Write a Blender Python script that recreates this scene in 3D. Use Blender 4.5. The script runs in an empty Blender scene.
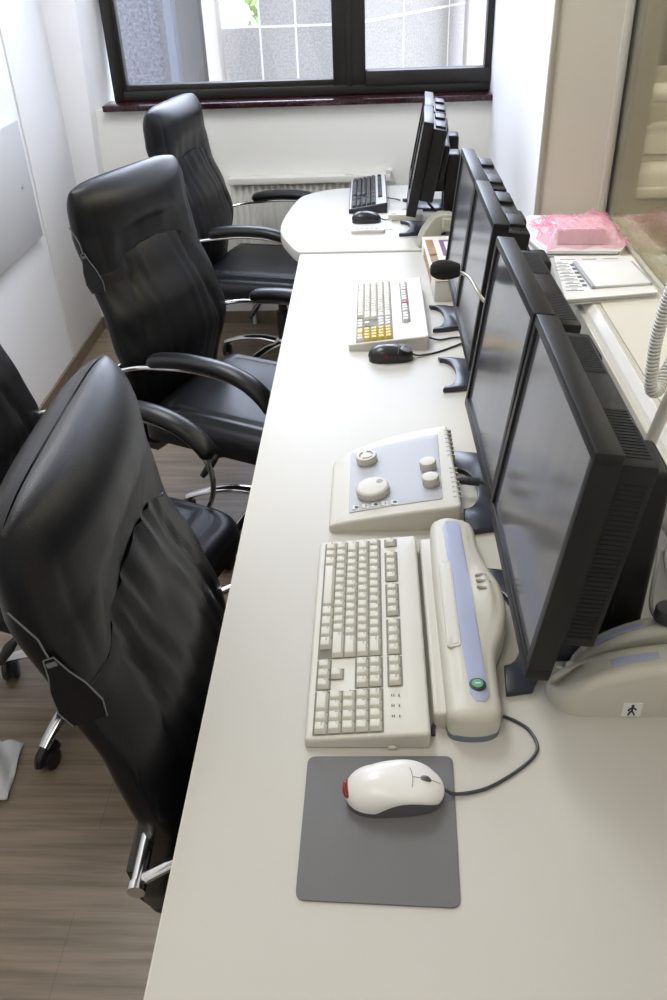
import bpy, bmesh, math, random
from mathutils import Vector, Matrix, Euler
random.seed(7)
C = bpy.context.scene.collection
PI = math.pi

# ------------------------------------------------------------------ materials
def mat(name, col, rough=0.5, metal=0.0, spec=0.5, noise=0.0, nscale=40, bump=0.0, bscale=200, coat=0.0, emit=None, es=0.0, alpha=None, trans=0.0):
    m = bpy.data.materials.new(name); m.use_nodes = True
    nt = m.node_tree; b = nt.nodes['Principled BSDF']
    b.inputs['Base Color'].default_value = (*col, 1)
    b.inputs['Roughness'].default_value = rough
    b.inputs['Metallic'].default_value = metal
    b.inputs['Specular IOR Level'].default_value = spec
    b.inputs['Coat Weight'].default_value = coat
    if trans: b.inputs['Transmission Weight'].default_value = trans
    if emit: b.inputs['Emission Color'].default_value = (*emit, 1); b.inputs['Emission Strength'].default_value = es
    tc = nt.nodes.new('ShaderNodeTexCoord')
    if noise:
        n = nt.nodes.new('ShaderNodeTexNoise'); n.inputs['Scale'].default_value = nscale; n.inputs['Detail'].default_value = 4
        r = nt.nodes.new('ShaderNodeValToRGB')
        r.color_ramp.elements[0].position = 0.3; r.color_ramp.elements[1].position = 0.7
        r.color_ramp.elements[0].color = (*[max(0, c*(1-noise)) for c in col], 1)
        r.color_ramp.elements[1].color = (*[min(1, c*(1+noise)) for c in col], 1)
        nt.links.new(tc.outputs['Object'], n.inputs['Vector']); nt.links.new(n.outputs['Fac'], r.inputs['Fac'])
        nt.links.new(r.outputs['Color'], b.inputs['Base Color'])
    if bump:
        n2 = nt.nodes.new('ShaderNodeTexNoise'); n2.inputs['Scale'].default_value = bscale; n2.inputs['Detail'].default_value = 5
        bp = nt.nodes.new('ShaderNodeBump'); bp.inputs['Strength'].default_value = bump; bp.inputs['Distance'].default_value = 0.002
        nt.links.new(tc.outputs['Object'], n2.inputs['Vector']); nt.links.new(n2.outputs['Fac'], bp.inputs['Height'])
        nt.links.new(bp.outputs['Normal'], b.inputs['Normal'])
    return m

def glass(name, tint=(1, 1, 1), refl=0.06, rough=0.0):
    m = bpy.data.materials.new(name); m.use_nodes = True
    nt = m.node_tree; nt.nodes.clear()
    o = nt.nodes.new('ShaderNodeOutputMaterial'); mx = nt.nodes.new('ShaderNodeMixShader')
    t = nt.nodes.new('ShaderNodeBsdfTransparent'); t.inputs['Color'].default_value = (*tint, 1)
    g = nt.nodes.new('ShaderNodeBsdfGlossy'); g.inputs['Roughness'].default_value = rough
    fr = nt.nodes.new('ShaderNodeFresnel'); fr.inputs['IOR'].default_value = 1.45
    mp = nt.nodes.new('ShaderNodeMath'); mp.operation = 'MULTIPLY'; mp.inputs[1].default_value = refl/0.06
    nt.links.new(fr.outputs[0], mp.inputs[0]); nt.links.new(mp.outputs[0], mx.inputs[0])
    nt.links.new(t.outputs[0], mx.inputs[1]); nt.links.new(g.outputs[0], mx.inputs[2]); nt.links.new(mx.outputs[0], o.inputs[0])
    return m

def floor_mat():
    m = mat('laminate_floor', (0.3, 0.25, 0.2), 0.42)
    nt = m.node_tree; b = nt.nodes['Principled BSDF']
    tc = nt.nodes.new('ShaderNodeTexCoord')
    mp = nt.nodes.new('ShaderNodeMapping'); mp.inputs['Scale'].default_value = (2.2, 38, 1)
    n = nt.nodes.new('ShaderNodeTexNoise'); n.inputs['Scale'].default_value = 1.0; n.inputs['Detail'].default_value = 6; n.inputs['Roughness'].default_value = 0.6
    r = nt.nodes.new('ShaderNodeValToRGB')
    r.color_ramp.elements[0].position = 0.3; r.color_ramp.elements[0].color = (0.155, 0.118, 0.080, 1)
    r.color_ramp.elements[1].position = 0.72; r.color_ramp.elements[1].color = (0.33, 0.262, 0.19, 1)
    br = nt.nodes.new('ShaderNodeTexBrick'); br.inputs['Scale'].default_value = 1.0
    br.inputs['Brick Width'].default_value = 1.25; br.inputs['Row Height'].default_value = 0.19
    br.inputs['Mortar Size'].default_value = 0.0016
    br.inputs['Color1'].default_value = (1, 1, 1, 1); br.inputs['Color2'].default_value = (.93, .93, .93, 1); br.inputs['Mortar'].default_value = (.8, .79, .77, 1)
    mx = nt.nodes.new('ShaderNodeMixRGB'); mx.blend_type = 'MULTIPLY'; mx.inputs[0].default_value = 1
    L = nt.links.new
    L(tc.outputs['Object'], mp.inputs['Vector']); L(mp.outputs[0], n.inputs['Vector']); L(n.outputs['Fac'], r.inputs['Fac'])
    L(tc.outputs['Object'], br.inputs['Vector']); L(r.outputs['Color'], mx.inputs[1]); L(br.outputs['Color'], mx.inputs[2]); L(mx.outputs[0], b.inputs['Base Color'])
    return m

def granite(name, c1, c2, sc=55):
    m = mat(name, c1, 0.6)
    nt = m.node_tree; b = nt.nodes['Principled BSDF']
    tc = nt.nodes.new('ShaderNodeTexCoord')
    n = nt.nodes.new('ShaderNodeTexNoise'); n.inputs['Scale'].default_value = sc; n.inputs['Detail'].default_value = 8; n.inputs['Roughness'].default_value = .8
    r = nt.nodes.new('ShaderNodeValToRGB')
    r.color_ramp.elements[0].position = 0.38; r.color_ramp.elements[0].color = (*c1, 1)
    r.color_ramp.elements[1].position = 0.62; r.color_ramp.elements[1].color = (*c2, 1)
    nt.links.new(tc.outputs['Object'], n.inputs['Vector']); nt.links.new(n.outputs['Fac'], r.inputs['Fac']); nt.links.new(r.outputs['Color'], b.inputs['Base Color'])
    return m

def film_mat():
    m = bpy.data.materials.new('pink_film'); m.use_nodes = True
    nt = m.node_tree; nt.nodes.clear()
    o = nt.nodes.new('ShaderNodeOutputMaterial')
    t = nt.nodes.new('ShaderNodeBsdfTransparent'); t.inputs['Color'].default_value = (1, .84, .88, 1)
    p = nt.nodes.new('ShaderNodeBsdfPrincipled'); p.inputs['Base Color'].default_value = (.93, .45, .60, 1); p.inputs['Roughness'].default_value = .12
    p.inputs['Specular IOR Level'].default_value = 1.0
    lw = nt.nodes.new('ShaderNodeLayerWeight'); lw.inputs['Blend'].default_value = .45
    mr = nt.nodes.new('ShaderNodeMapRange'); mr.inputs['To Min'].default_value = .10; mr.inputs['To Max'].default_value = .62
    mx = nt.nodes.new('ShaderNodeMixShader')
    L = nt.links.new
    L(lw.outputs['Facing'], mr.inputs['Value']); L(mr.outputs[0], mx.inputs[0]); L(t.outputs[0], mx.inputs[1]); L(p.outputs[0], mx.inputs[2]); L(mx.outputs[0], o.inputs[0])
    return m

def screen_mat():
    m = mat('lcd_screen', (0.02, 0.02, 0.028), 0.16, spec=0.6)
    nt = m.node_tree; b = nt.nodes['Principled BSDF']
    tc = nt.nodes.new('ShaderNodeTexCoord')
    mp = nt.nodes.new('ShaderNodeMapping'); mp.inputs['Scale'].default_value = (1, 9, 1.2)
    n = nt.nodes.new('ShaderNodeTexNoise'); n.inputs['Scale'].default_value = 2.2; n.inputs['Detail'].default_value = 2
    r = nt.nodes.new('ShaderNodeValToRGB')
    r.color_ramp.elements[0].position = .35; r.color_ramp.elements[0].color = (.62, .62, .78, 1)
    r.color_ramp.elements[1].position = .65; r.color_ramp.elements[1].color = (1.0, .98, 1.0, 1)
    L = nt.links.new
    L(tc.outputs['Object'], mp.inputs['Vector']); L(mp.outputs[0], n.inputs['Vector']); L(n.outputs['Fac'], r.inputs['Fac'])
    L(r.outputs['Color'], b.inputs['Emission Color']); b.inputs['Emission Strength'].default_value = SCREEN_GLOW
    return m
SCREEN_GLOW = 0.032

M = {}
M['wall'] = mat('white_paint', (0.91, 0.91, 0.93), 0.75, bump=.15, bscale=60)
M['wall_cream'] = mat('cream_paint', (0.86, 0.85, 0.80), 0.75, bump=.15, bscale=60)
M['reveal'] = mat('beige_reveal', (0.66, 0.62, 0.55), 0.6)
M['ceil'] = mat('ceiling_white', (0.8, 0.8, 0.78), 0.8)
M['desk'] = mat('desk_laminate', (0.57, 0.555, 0.51), 0.45, bump=.05, bscale=900, spec=.22)
M['deskedge'] = mat('desk_edge', (0.60, 0.58, 0.505), 0.5, spec=.18)
M['floor'] = floor_mat()
M['base'] = mat('brown_baseboard', (0.20, 0.155, 0.105), 0.5, noise=.15, nscale=20)
M['frame'] = mat('window_frame_dark', (0.010, 0.008, 0.006), 0.4)
M['sill'] = mat('maroon_sill', (0.028, 0.007, 0.009), 0.14, noise=.4, nscale=60)
M['glass'] = glass('clear_glass', (0.97, 0.97, 1.0), .04)
M['cglass'] = glass('control_glass', (0.90, 0.89, 0.82), .05)
M['rad'] = mat('radiator_enamel', (0.78, 0.77, 0.72), 0.4)
M['grey'] = mat('grey_cabinet', (0.56, 0.56, 0.57), 0.5)
M['leather'] = mat('black_leather', (0.0036, 0.0037, 0.0054), 0.37, bump=.22, bscale=420, spec=.31)
M['leather2'] = mat('black_leather_arm', (0.006, 0.006, 0.007), 0.34, bump=.1, bscale=420, spec=.35)
M['blackplast'] = mat('black_plastic', (0.012, 0.012, 0.012), 0.45)
M['monblack'] = mat('monitor_black', (0.008, 0.0075, 0.007), 0.42, spec=.3, bump=.05, bscale=1500)
M['monfoot'] = mat('monitor_foot', (0.030, 0.032, 0.045), 0.30)
M['vent'] = mat('vent_black', (0.004, 0.004, 0.004), 0.8)
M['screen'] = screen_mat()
M['chrome'] = mat('chrome', (0.75, 0.75, 0.76), 0.12, metal=1)
M['steel'] = mat('gooseneck_steel', (0.55, 0.53, 0.48), 0.3, metal=1)
M['cream'] = mat('cream_plastic', (0.58, 0.56, 0.485), 0.42)
M['kbframe'] = mat('keyboard_beige', (0.62, 0.60, 0.53), 0.45)
M['key'] = mat('key_white', (0.70, 0.685, 0.615), 0.5, spec=.18)
M['keywell'] = mat('keyboard_well', (0.20, 0.19, 0.155), 0.7)
M['legend'] = mat('key_print', (0.12, 0.12, 0.12), 0.6)
M['keyyellow'] = mat('key_yellow', (0.66, 0.46, 0.06), 0.4)
M['keyred'] = mat('key_red', (0.40, 0.06, 0.08), 0.4)
M['keyblack'] = mat('key_black', (0.018, 0.018, 0.02), 0.4)
M['keygrey'] = mat('key_grey', (0.62, 0.61, 0.58), 0.4)
M['silver'] = mat('silver_plastic', (0.62, 0.62, 0.64), 0.35, metal=.3)
M['silverpanel'] = mat('pod_panel', (0.47, 0.48, 0.52), 0.45, spec=.3)
M['stripe'] = mat('blue_stripe', (0.40, 0.44, 0.60), 0.5)
M['bluegrey'] = mat('bluegrey_base', (0.15, 0.18, 0.22), 0.5)
M['slot'] = mat('slot_cream', (0.62, 0.61, 0.55), 0.5)
M['mark'] = mat('slit_grey', (0.36, 0.35, 0.30), 0.6)
M['green'] = mat('green_button', (0.10, 0.40, 0.22), 0.4)
M['dark'] = mat('dark_print', (0.03, 0.03, 0.03), 0.5)
M['mousew'] = mat('mouse_pearl', (0.80, 0.79, 0.76), 0.28)
M['mousedk'] = mat('mouse_dark_side', (0.10, 0.10, 0.11), 0.4)
M['red'] = mat('red_lens', (0.22, 0.008, 0.010), 0.25)
M['mouseblk'] = mat('mouse_black', (0.014, 0.013, 0.014), 0.28)
M['mousegrey'] = mat('mouse_graphite', (0.13, 0.13, 0.14), 0.35)
M['pad'] = mat('grey_pad', (0.155, 0.155, 0.16), 0.6, bump=.1, bscale=1500)
M['cable'] = mat('dark_cable', (0.035, 0.038, 0.05), 0.4)
M['wcable'] = mat('white_cable', (0.72, 0.71, 0.68), 0.45)
M['gcable'] = mat('grey_cable', (0.33, 0.33, 0.32), 0.5)
M['tagline'] = mat('tag_line', (0.16, 0.16, 0.16), 0.5)
M['foam'] = mat('black_foam', (0.008, 0.008, 0.008), 0.95, bump=.6, bscale=500)
M['paper'] = mat('paper', (0.80, 0.80, 0.79), 0.7)
M['paperedge'] = mat('paper_edge', (0.50, 0.50, 0.48), 0.8)
M['binder'] = mat('note_grey', (0.42, 0.43, 0.44), 0.6)
M['carton'] = mat('white_carton', (0.74, 0.72, 0.66), 0.6)
M['brown'] = mat('brown_print', (0.34, 0.22, 0.12), 0.6, noise=.3, nscale=70)
M['purple'] = mat('purple_print', (0.20, 0.10, 0.22), 0.5)
M['grbeige'] = mat('grey_beige_plastic', (0.40, 0.39, 0.32), 0.45)
M['film'] = film_mat()
M['pinkbox'] = mat('white_box_in_bag', (0.86, 0.80, 0.81), 0.6)
M['rail'] = mat('rail_metal', (0.66, 0.64, 0.57), 0.32, metal=.15)
M['railw'] = mat('rail_white', (0.85, 0.84, 0.80), 0.3)
M['railg'] = mat('rail_grey', (0.42, 0.40, 0.34), 0.4)
M['board'] = mat('ledge_board', (0.74, 0.71, 0.64), 0.4)
M['mriwhite'] = mat('coil_white', (0.86, 0.84, 0.77), 0.4)
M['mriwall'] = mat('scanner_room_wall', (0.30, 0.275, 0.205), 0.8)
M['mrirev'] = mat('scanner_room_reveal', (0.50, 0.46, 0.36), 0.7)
M['gr1'] = granite('granite_light', (0.30, 0.285, 0.27), (0.52, 0.50, 0.48), 60)
M['gr2'] = granite('granite_dark', (0.04, 0.04, 0.045), (0.17, 0.17, 0.19), 60)
M['joint'] = mat('white_joint', (0.80, 0.79, 0.78), 0.8)
M['extgrey'] = mat('outside_grey', (0.10, 0.095, 0.092), 0.7)
M['extreflect'] = mat('outside_blue_reflection', (0.17, 0.18, 0.21), 0.7)
M['extcream'] = mat('outside_cream', (0.62, 0.58, 0.53), 0.7)
M['leaf'] = mat('leaf_green', (0.26, 0.36, 0.12), 0.6, noise=.5, nscale=12)
M['cloth'] = mat('white_cloth', (0.66, 0.67, 0.68), 0.8, bump=.2, bscale=100)
M['clear'] = glass('clear_plastic', (.9, .9, .9), .12, .05)

# ------------------------------------------------------------------ helpers
def link(name, me, m=None, parent=None):
    o = bpy.data.objects.new(name, me); C.objects.link(o)
    if m is not None:
        for mm in (m if isinstance(m, (list, tuple)) else [m]): me.materials.append(mm)
    if parent is not None: o.parent = parent
    return o

def tag(o, label, cat, group=None, kind=None):
    if label: o['label'] = label
    if cat: o['category'] = cat
    if group: o['group'] = group
    if kind: o['kind'] = kind
    return o

def empty(name, loc=(0, 0, 0), rz=0.0):
    o = bpy.data.objects.new(name, None); C.objects.link(o)
    o.location = loc; o.rotation_euler = (0, 0, rz); o.empty_display_size = .05
    return o

class MB:
    def __init__(s): s.bm = bmesh.new()
    def faces_from(s, verts, quads, mi=0):
        vs = [s.bm.verts.new(v) for v in verts]
        for q in quads:
            try:
                f = s.bm.faces.new([vs[i] for i in q]); f.material_index = mi
            except ValueError: pass
        return vs
    def box(s, x0, x1, y0, y1, z0, z1, bev=0.0, seg=2, T=None, mi=0):
        t = bmesh.new()
        bmesh.ops.create_cube(t, size=1)
        bmesh.ops.scale(t, vec=(x1-x0, y1-y0, z1-z0), verts=t.verts)
        bmesh.ops.translate(t, vec=((x0+x1)/2, (y0+y1)/2, (z0+z1)/2), verts=t.verts)
        if bev: bmesh.ops.bevel(t, geom=list(t.edges), offset=bev, segments=seg, profile=.5, affect='EDGES')
        s.merge(t, T, mi); return s
    def merge(s, t, T=None, mi=0):
        if T is not None: t.transform(T)
        mp = {}
        for v in t.verts: mp[v] = s.bm.verts.new(v.co)
        for f in t.faces:
            try:
                g = s.bm.faces.new([mp[v] for v in f.verts]); g.material_index = mi if mi else f.material_index
            except ValueError: pass
        t.free()
    def prism(s, pts, z0, z1, bev=0.0, seg=2, T=None, mi=0):
        t = bmesh.new()
        a = [t.verts.new((p[0], p[1], z0)) for p in pts]; b = [t.verts.new((p[0], p[1], z1)) for p in pts]
        n = len(pts)
        t.faces.new(a[::-1]); top = t.faces.new(b)
        for i in range(n): t.faces.new((a[i], a[(i+1) % n], b[(i+1) % n], b[i]))
        bmesh.ops.recalc_face_normals(t, faces=t.faces)
        if bev:
            ed = [e for e in t.edges if abs(e.verts[0].co.z-e.verts[1].co.z) < 1e-7]
            bmesh.ops.bevel(t, geom=ed, offset=bev, segments=seg, profile=.5, affect='EDGES', clamp_overlap=True)
        s.merge(t, T, mi); return s
    def tube(s, pts, r, n=10, caps=True, mi=0, flat=1.0, upv=(0, 0, 1)):
        pts = [Vector(p) for p in pts]; rings = []
        L = len(pts); up = Vector(upv)
        prev = None
        for i, p in enumerate(pts):
            d = (pts[min(i+1, L-1)]-pts[max(i-1, 0)]).normalized()
            if prev is None:
                u = d.cross(up)
                if u.length < 1e-4: u = d.cross(Vector((1, 0, 0)))
                u.normalize()
            else:
                u = prev - d*prev.dot(d); u.normalize()
            prev = u; w = u.cross(d)
            rr = r[i] if isinstance(r, (list, tuple)) else r
            rings.append([s.bm.verts.new(p+u*math.cos(2*PI*k/n)*rr+w*math.sin(2*PI*k/n)*rr*flat) for k in range(n)])
        for a, b in zip(rings, rings[1:]):
            for k in range(n):
                f = s.bm.faces.new((a[k], a[(k+1) % n], b[(k+1) % n], b[k])); f.material_index = mi
        if caps:
            s.bm.faces.new(rings[0][::-1]).material_index = mi; s.bm.faces.new(rings[-1]).material_index = mi
        return s
    def lathe(s, prof, n=28, c=(0, 0, 0), T=None, mi=0):
        t = bmesh.new(); rings = []
        for r, z in prof:
            if r < 1e-6: rings.append([t.verts.new((0, 0, z))])
            else: rings.append([t.verts.new((r*math.cos(2*PI*k/n), r*math.sin(2*PI*k/n), z)) for k in range(n)])
        for a, b in zip(rings, rings[1:]):
            for k in range(n):
                if len(a) == 1 and len(b) == 1: continue
                if len(a) == 1: t.faces.new((a[0], b[(k+1) % n], b[k]))
                elif len(b) == 1: t.faces.new((a[k], a[(k+1) % n], b[0]))
                else: t.faces.new((a[k], a[(k+1) % n], b[(k+1) % n], b[k]))
        if len(rings[0]) > 1: t.faces.new(rings[0][::-1])
        if len(rings[-1]) > 1: t.faces.new(rings[-1])
        bmesh.ops.recalc_face_normals(t, faces=t.faces)
        tr = Matrix.Translation(c)
        s.merge(t, tr if T is None else T @ tr, mi); return s
    def slab(s, outl, z0, ztop, bev=.006, rings=5, seg=4, mi=0, flare=0.0, T=None):
        """solid with a free outline and a shaped top: ztop(x,y) gives the height"""
        t = bmesh.new(); n = len(outl)
        cx = sum(p[0] for p in outl)/n; cy = sum(p[1] for p in outl)/n
        R = []
        nrm = []
        for i in range(n):
            a = Vector(outl[i-1]); b = Vector(outl[(i+1) % n]); d = (b-a)
            q = Vector((d.y, -d.x))
            nrm.append(q.normalized() if q.length > 1e-9 else Vector((0, 0)))
        ctr = Vector((cx, cy)); area = sum(outl[i][0]*outl[(i+1) % n][1]-outl[(i+1) % n][0]*outl[i][1] for i in range(n))
        if area < 0: nrm = [-q for q in nrm]
        def ring(off, fz): return [t.verts.new((outl[i][0]-nrm[i].x*off, outl[i][1]-nrm[i].y*off, fz(i))) for i in range(n)]
        R.append(ring(0, lambda i: z0))
        for k in range(seg+1):
            a = k/seg*PI/2
            R.append(ring(bev*(1-math.cos(a))+flare, lambda i, a=a: ztop(*outl[i])-bev*(1-math.sin(a))))
        base = [(v.co.x, v.co.y) for v in R[-1]]
        for k in range(1, rings):
            f = 1-k/rings
            R.append([t.verts.new((cx+(x-cx)*f, cy+(y-cy)*f, ztop(cx+(x-cx)*f, cy+(y-cy)*f))) for x, y in base])
        for a, b in zip(R, R[1:]):
            for i in range(n): t.faces.new((a[i], a[(i+1) % n], b[(i+1) % n], b[i]))
        c = t.verts.new((cx, cy, ztop(cx, cy)))
        for i in range(n): t.faces.new((R[-1][i], R[-1][(i+1) % n], c))
        t.faces.new(R[0][::-1])
        bmesh.ops.recalc_face_normals(t, faces=t.faces)
        s.merge(t, T, mi); return s
    def mesh(s, name, smooth=True, angle=40, T=None):
        me = bpy.data.meshes.new(name)
        if T is not None: s.bm.transform(T)
        bmesh.ops.recalc_face_normals(s.bm, faces=s.bm.faces)
        s.bm.to_mesh(me); s.bm.free()
        if smooth:
            me.polygons.foreach_set('use_smooth', [True]*len(me.polygons))
            try: me.set_sharp_from_angle(angle=math.radians(angle))
            except Exception: pass
        return me
    def build(s, name, m, parent=None, smooth=True, angle=40, T=None):
        return link(name, s.mesh(name, smooth, angle, T), m, parent)

def rrect(x0, x1, y0, y1, r, n=6):
    if not isinstance(r, (tuple, list)): r = (r,)*4
    pts = []
    for (cx, cy, a0, rr) in ((x1-r[0], y0+r[0], -90, r[0]), (x1-r[1], y1-r[1], 0, r[1]), (x0+r[2], y1-r[2], 90, r[2]), (x0+r[3], y0+r[3], 180, r[3])):
        for k in range(n+1):
            a = math.radians(a0+90*k/n); pts.append((cx+rr*math.cos(a), cy+rr*math.sin(a)))
    return pts

def dense(pts, step):
    out = []
    for i in range(len(pts)):
        a = Vector(pts[i]); b = Vector(pts[(i+1) % len(pts)]); k = max(1, int((b-a).length/step))
        for j in range(k): out.append(tuple(a+(b-a)*j/k))
    return out

def spline(pts, k=8):
    P = [Vector(p) for p in pts]; P = [P[0]*2-P[1]]+P+[P[-1]*2-P[-2]]; out = []
    for i in range(1, len(P)-2):
        p0, p1, p2, p3 = P[i-1:i+3]
        for j in range(k):
            t = j/k
            out.append(.5*((2*p1)+(p2-p0)*t+(2*p0-5*p1+4*p2-p3)*t*t+(3*p1-p0-3*p2+p3)*t**3))
    out.append(P[-2]); return out

def dup(root, loc, rz, label, group=None, skip=()):
    r = root.copy(); C.objects.link(r); r.location = loc; r.rotation_euler = (0, 0, rz); r['label'] = label
    if group: r['group'] = group
    for ch in list(root.children):
        if ch.name.split('.')[0] in skip: continue
        c = ch.copy(); C.objects.link(c); c.parent = r
        for g in list(ch.children):
            d = g.copy(); C.objects.link(d); d.parent = c
    return r

def struct(name, mb, m, smooth=False):
    o = mb.build(name, m, None, smooth); o['kind'] = 'structure'; return o

DZ = 0.74
# ------------------------------------------------------------------ camera (measured from the photograph's vanishing points)
cam = bpy.data.cameras.new('camera'); co = bpy.data.objects.new('camera', cam); C.objects.link(co)
f_px = 844.318
W = CAMROWS = ((0.9990, -0.0081, -0.0445), (0.0, 0.0, 0.0), (0.0, 0.0, 0.0))
def nrmv(v): v = Vector(v); return v.normalized()
down = nrmv((383-333.5, 1745-500, f_px)); dep = nrmv((369-333.5, -74-500, f_px)); dep = (dep-down*dep.dot(down)).normalized()
up = -down; right = dep.cross(up)
Wm = Matrix((right, dep, up))          # rows: world axes in camera coordinates (x right, y down, z forward)
R = Matrix((Wm.col[0], -Wm.col[1], -Wm.col[2])).transposed()
co.matrix_world = Matrix.Translation((0, 0, 1.67)) @ R.to_4x4()
cam.sensor_fit = 'VERTICAL'; cam.sensor_height = 24; cam.lens = f_px/1000*24
cam.clip_start = .02
bpy.context.scene.camera = co

# ------------------------------------------------------------------ the room
XL, XR, YF, YN, ZC = -1.385, 0.534, 4.10, -1.3, 2.75
b = MB(); b.box(XL-.1, XR+.31, YN-.1, YF+.16, -.1, 0); struct('floor', b, M['floor'])
b = MB(); b.box(XL-.1, XR+.31, YN-.1, YF+.25, ZC, ZC+.1); struct('ceiling', b, M['ceil'])
b = MB(); b.box(XL-.1, XL, YN-.1, YF+.25, 0, ZC); struct('wall_left', b, M['wall'])
b = MB(); b.box(XL, XR+.31, YN-.1, YN, 0, ZC); struct('wall_near', b, M['wall'])
# far wall: apron below the window, lintel above, pier with a slanting edge at the left
b = MB(); b.box(XL, XR, YF, YF+.15, 0, 1.02); b.box(XL, XR, YF, YF+.25, 2.35, ZC)
struct('wall_far', b, M['wall_cream'])
b = MB()
pv = [(XL, 4.06, 0), (-1.30, 4.06, 0), (-1.235, 4.06, 1.45), (-1.20, 4.06, ZC), (XL, 4.06, ZC),
      (XL, 4.25, 0), (-1.24, 4.25, 0), (-1.165, 4.25, 1.45), (-1.165, 4.25, ZC), (XL, 4.25, ZC)]
b.faces_from(pv, [(0, 1, 2, 3, 4), (5, 9, 8, 7, 6), (1, 6, 7, 2), (2, 7, 8, 3), (0, 5, 6, 1), (4, 3, 8, 9), (0, 4, 9, 5)])
o = struct('trim_1', b, M['wall'])  # white here also stands in for window light bounced onto the side face
b = MB(); b.box(XL, XL+.008, 3.56, 4.06, .063, ZC, bev=.006); struct('trim_11', b, M['wall'], True)
# right wall with the control window opening
GX = 0.762
b = MB(); b.box(XR, XR+.31, 2.83, YF+.25, 0, ZC); struct('wall_right', b, M['wall'])
b = MB(); b.box(XR+.012, XR+.31, YN, 2.83, 0, .845); b.box(XR, XR+.31, YN, 1.1, .846, ZC); b.box(XR, XR+.31, 1.1, 2.83, 2.2, ZC)
struct('wall_right_lower', b, M['wall_cream'])
# reveal panel, frame bead and gasket at the far end of the opening
b = MB(); b.box(XR+.010, GX-.03, 2.822, 2.83, .86, 2.2)
struct('trim_2', b, M['reveal'])
b = MB(); b.box(XR-.004, XR+.012, 2.815, 2.832, .86, 2.2, bev=.004); b.box(XR+.012, XR+.018, 2.818, 2.832, .86, 2.2)
struct('trim_3', b, M['railg'], True)
b = MB(); b.box(GX-.03, GX-.004, 2.812, 2.83, .86, 2.2, bev=.002)
struct('trim_4', b, M['rail'], True)
b = MB(); b.box(GX-.004, GX+.004, 2.80, 2.83, .86, 2.2)
struct('trim_5', b, M['frame'])
# ledge board and rounded rail
b = MB(); b.box(XR+.045, XR+.31, 1.1, 2.83, .845, .860); struct('trim_6', b, M['board'])
b = MB()
for P_ in ([(XR+.008, .838), (XR+.012, .846), (XR+.0265, .8595), (XR+.030, .8595), (XR+.030, .838)],):
    vv = [(p[0], 1.1, p[1]) for p in P_]+[(p[0], 2.815, p[1]) for p in P_]; n_ = len(P_)
    b.faces_from(vv, [tuple(range(n_)), tuple(range(2*n_-1, n_-1, -1))]+[(k, (k+1) % n_, (k+1) % n_+n_, k+n_) for k in range(n_)])
struct('trim_7', b, M['railw'])
b = MB(); b.box(XR+.0305, XR+.044, 1.1, 2.815, .835, .8585, bev=.002); b.box(XR-.004, XR+.011, 1.1, 2.815, .742, .838, bev=.003)
struct('trim_8', b, M['rail'], True)
b = MB(); b.box(GX-.003, GX+.003, 1.1, 2.80, .861, 2.2); o = struct('window_2', b, M['cglass'])
b = MB(); b.box(GX-.016, GX-.0035, 1.1, 2.80, .861, .872, bev=.002); struct('trim_9', b, M['rail'], True)
# baseboards
b = MB(); b.box(XL, XL+.012, YN, 4.06, 0, .062, bev=.002); struct('baseboard_left', b, M['base'])
b = MB(); b.box(XL+.012, -1.31, 4.048, 4.06, 0, .062, bev=.002); b.box(-1.29, XR, YF-.012, YF, 0, .062, bev=.002); struct('baseboard_far', b, M['base'])

# the outside window: frame, sill, panes
FY = 4.20
wx0, wx1 = -1.165, XR+.0
b = MB()
b.box(wx0, wx0+.045, FY-.03, FY+.04, 1.045, 2.35, bev=.004)
b.box(wx0+.03, wx0+.062, FY-.015, FY+.035, 1.08, 2.3, bev=.003)
b.box(wx0+.045, wx1-.001, FY-.03, FY+.04, 1.045, 1.085, bev=.004)
b.box(wx0+.06, -.165, FY-.015, FY+.035, 1.08, 1.108, bev=.003)
b.box(-.165, -.02, FY-.03, FY+.04, 1.08, 2.35, bev=.005)
b.box(-.105, -.08, FY-.045, FY+.04, 1.08, 2.35, bev=.004)
b.box(-.02, wx1-.001, FY-.042, FY+.035, 1.08, 1.140, bev=.004)
b.box(wx1-.03, wx1-.001, FY-.03, FY+.04, 1.08, 2.35, bev=.004)
b.box(wx0, wx1-.001, FY-.03, FY+.04, 2.3, 2.35, bev=.004)
o = struct('window_1', b, M['frame'], True)
b = MB(); b.box(wx0+.06, -.16, FY, FY+.006, 1.10, 2.30); p1 = b.build('pane', M['glass'], o, False)
b = MB(); b.box(-.022, wx1-.025, FY, FY+.006, 1.135, 2.30); p2 = b.build('pane', M['glass'], o, False)
b = MB(); b.box(-1.195, XR-.001, 4.055, FY+.005, 1.020, 1.045, bev=.004); s_ = struct('window_sill', b, M['sill'], True)

# ------------------------------------------------------------------ outside
def facade(name, label, T, w, z0, z1, jx, jz, cat='building'):
    root = empty(name); root.matrix_world = T; tag(root, label, cat)
    bb = MB(); bb.box(0, w, 0, .2, z0, z1); bb.build('cladding', M['gr1'], root, False)
    bb = MB()
    for x in jx: bb.box(x-.008, x+.008, -.004, .01, z0, z1)
    for z in jz: bb.box(0, w, -.005, .01, z-.009, z+.009)
    bb.build('joints', M['joint'], root, False)
    return root
f1 = facade('building', 'pale granite clad facade with white joints seen through the left pane', Matrix.Translation((-.925, 8.0, 0)), 1.05, -2.5, 2.6, [.01, .31, .62], [1.005, .2])
b = MB(); b.box(-.32, .0, .0, .2, -2.5, 1.0); b.build('low_wall', M['gr1'], f1, False)
facade('building', 'pale granite clad wall with slanting joint seen through the right pane', Matrix.Translation((-.06, 6.95, 0)) @ Matrix.Rotation(math.radians(59), 4, 'Z'), 2.1, -2.5, 2.6, [.62, 1.40], [1.10, .3])
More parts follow.
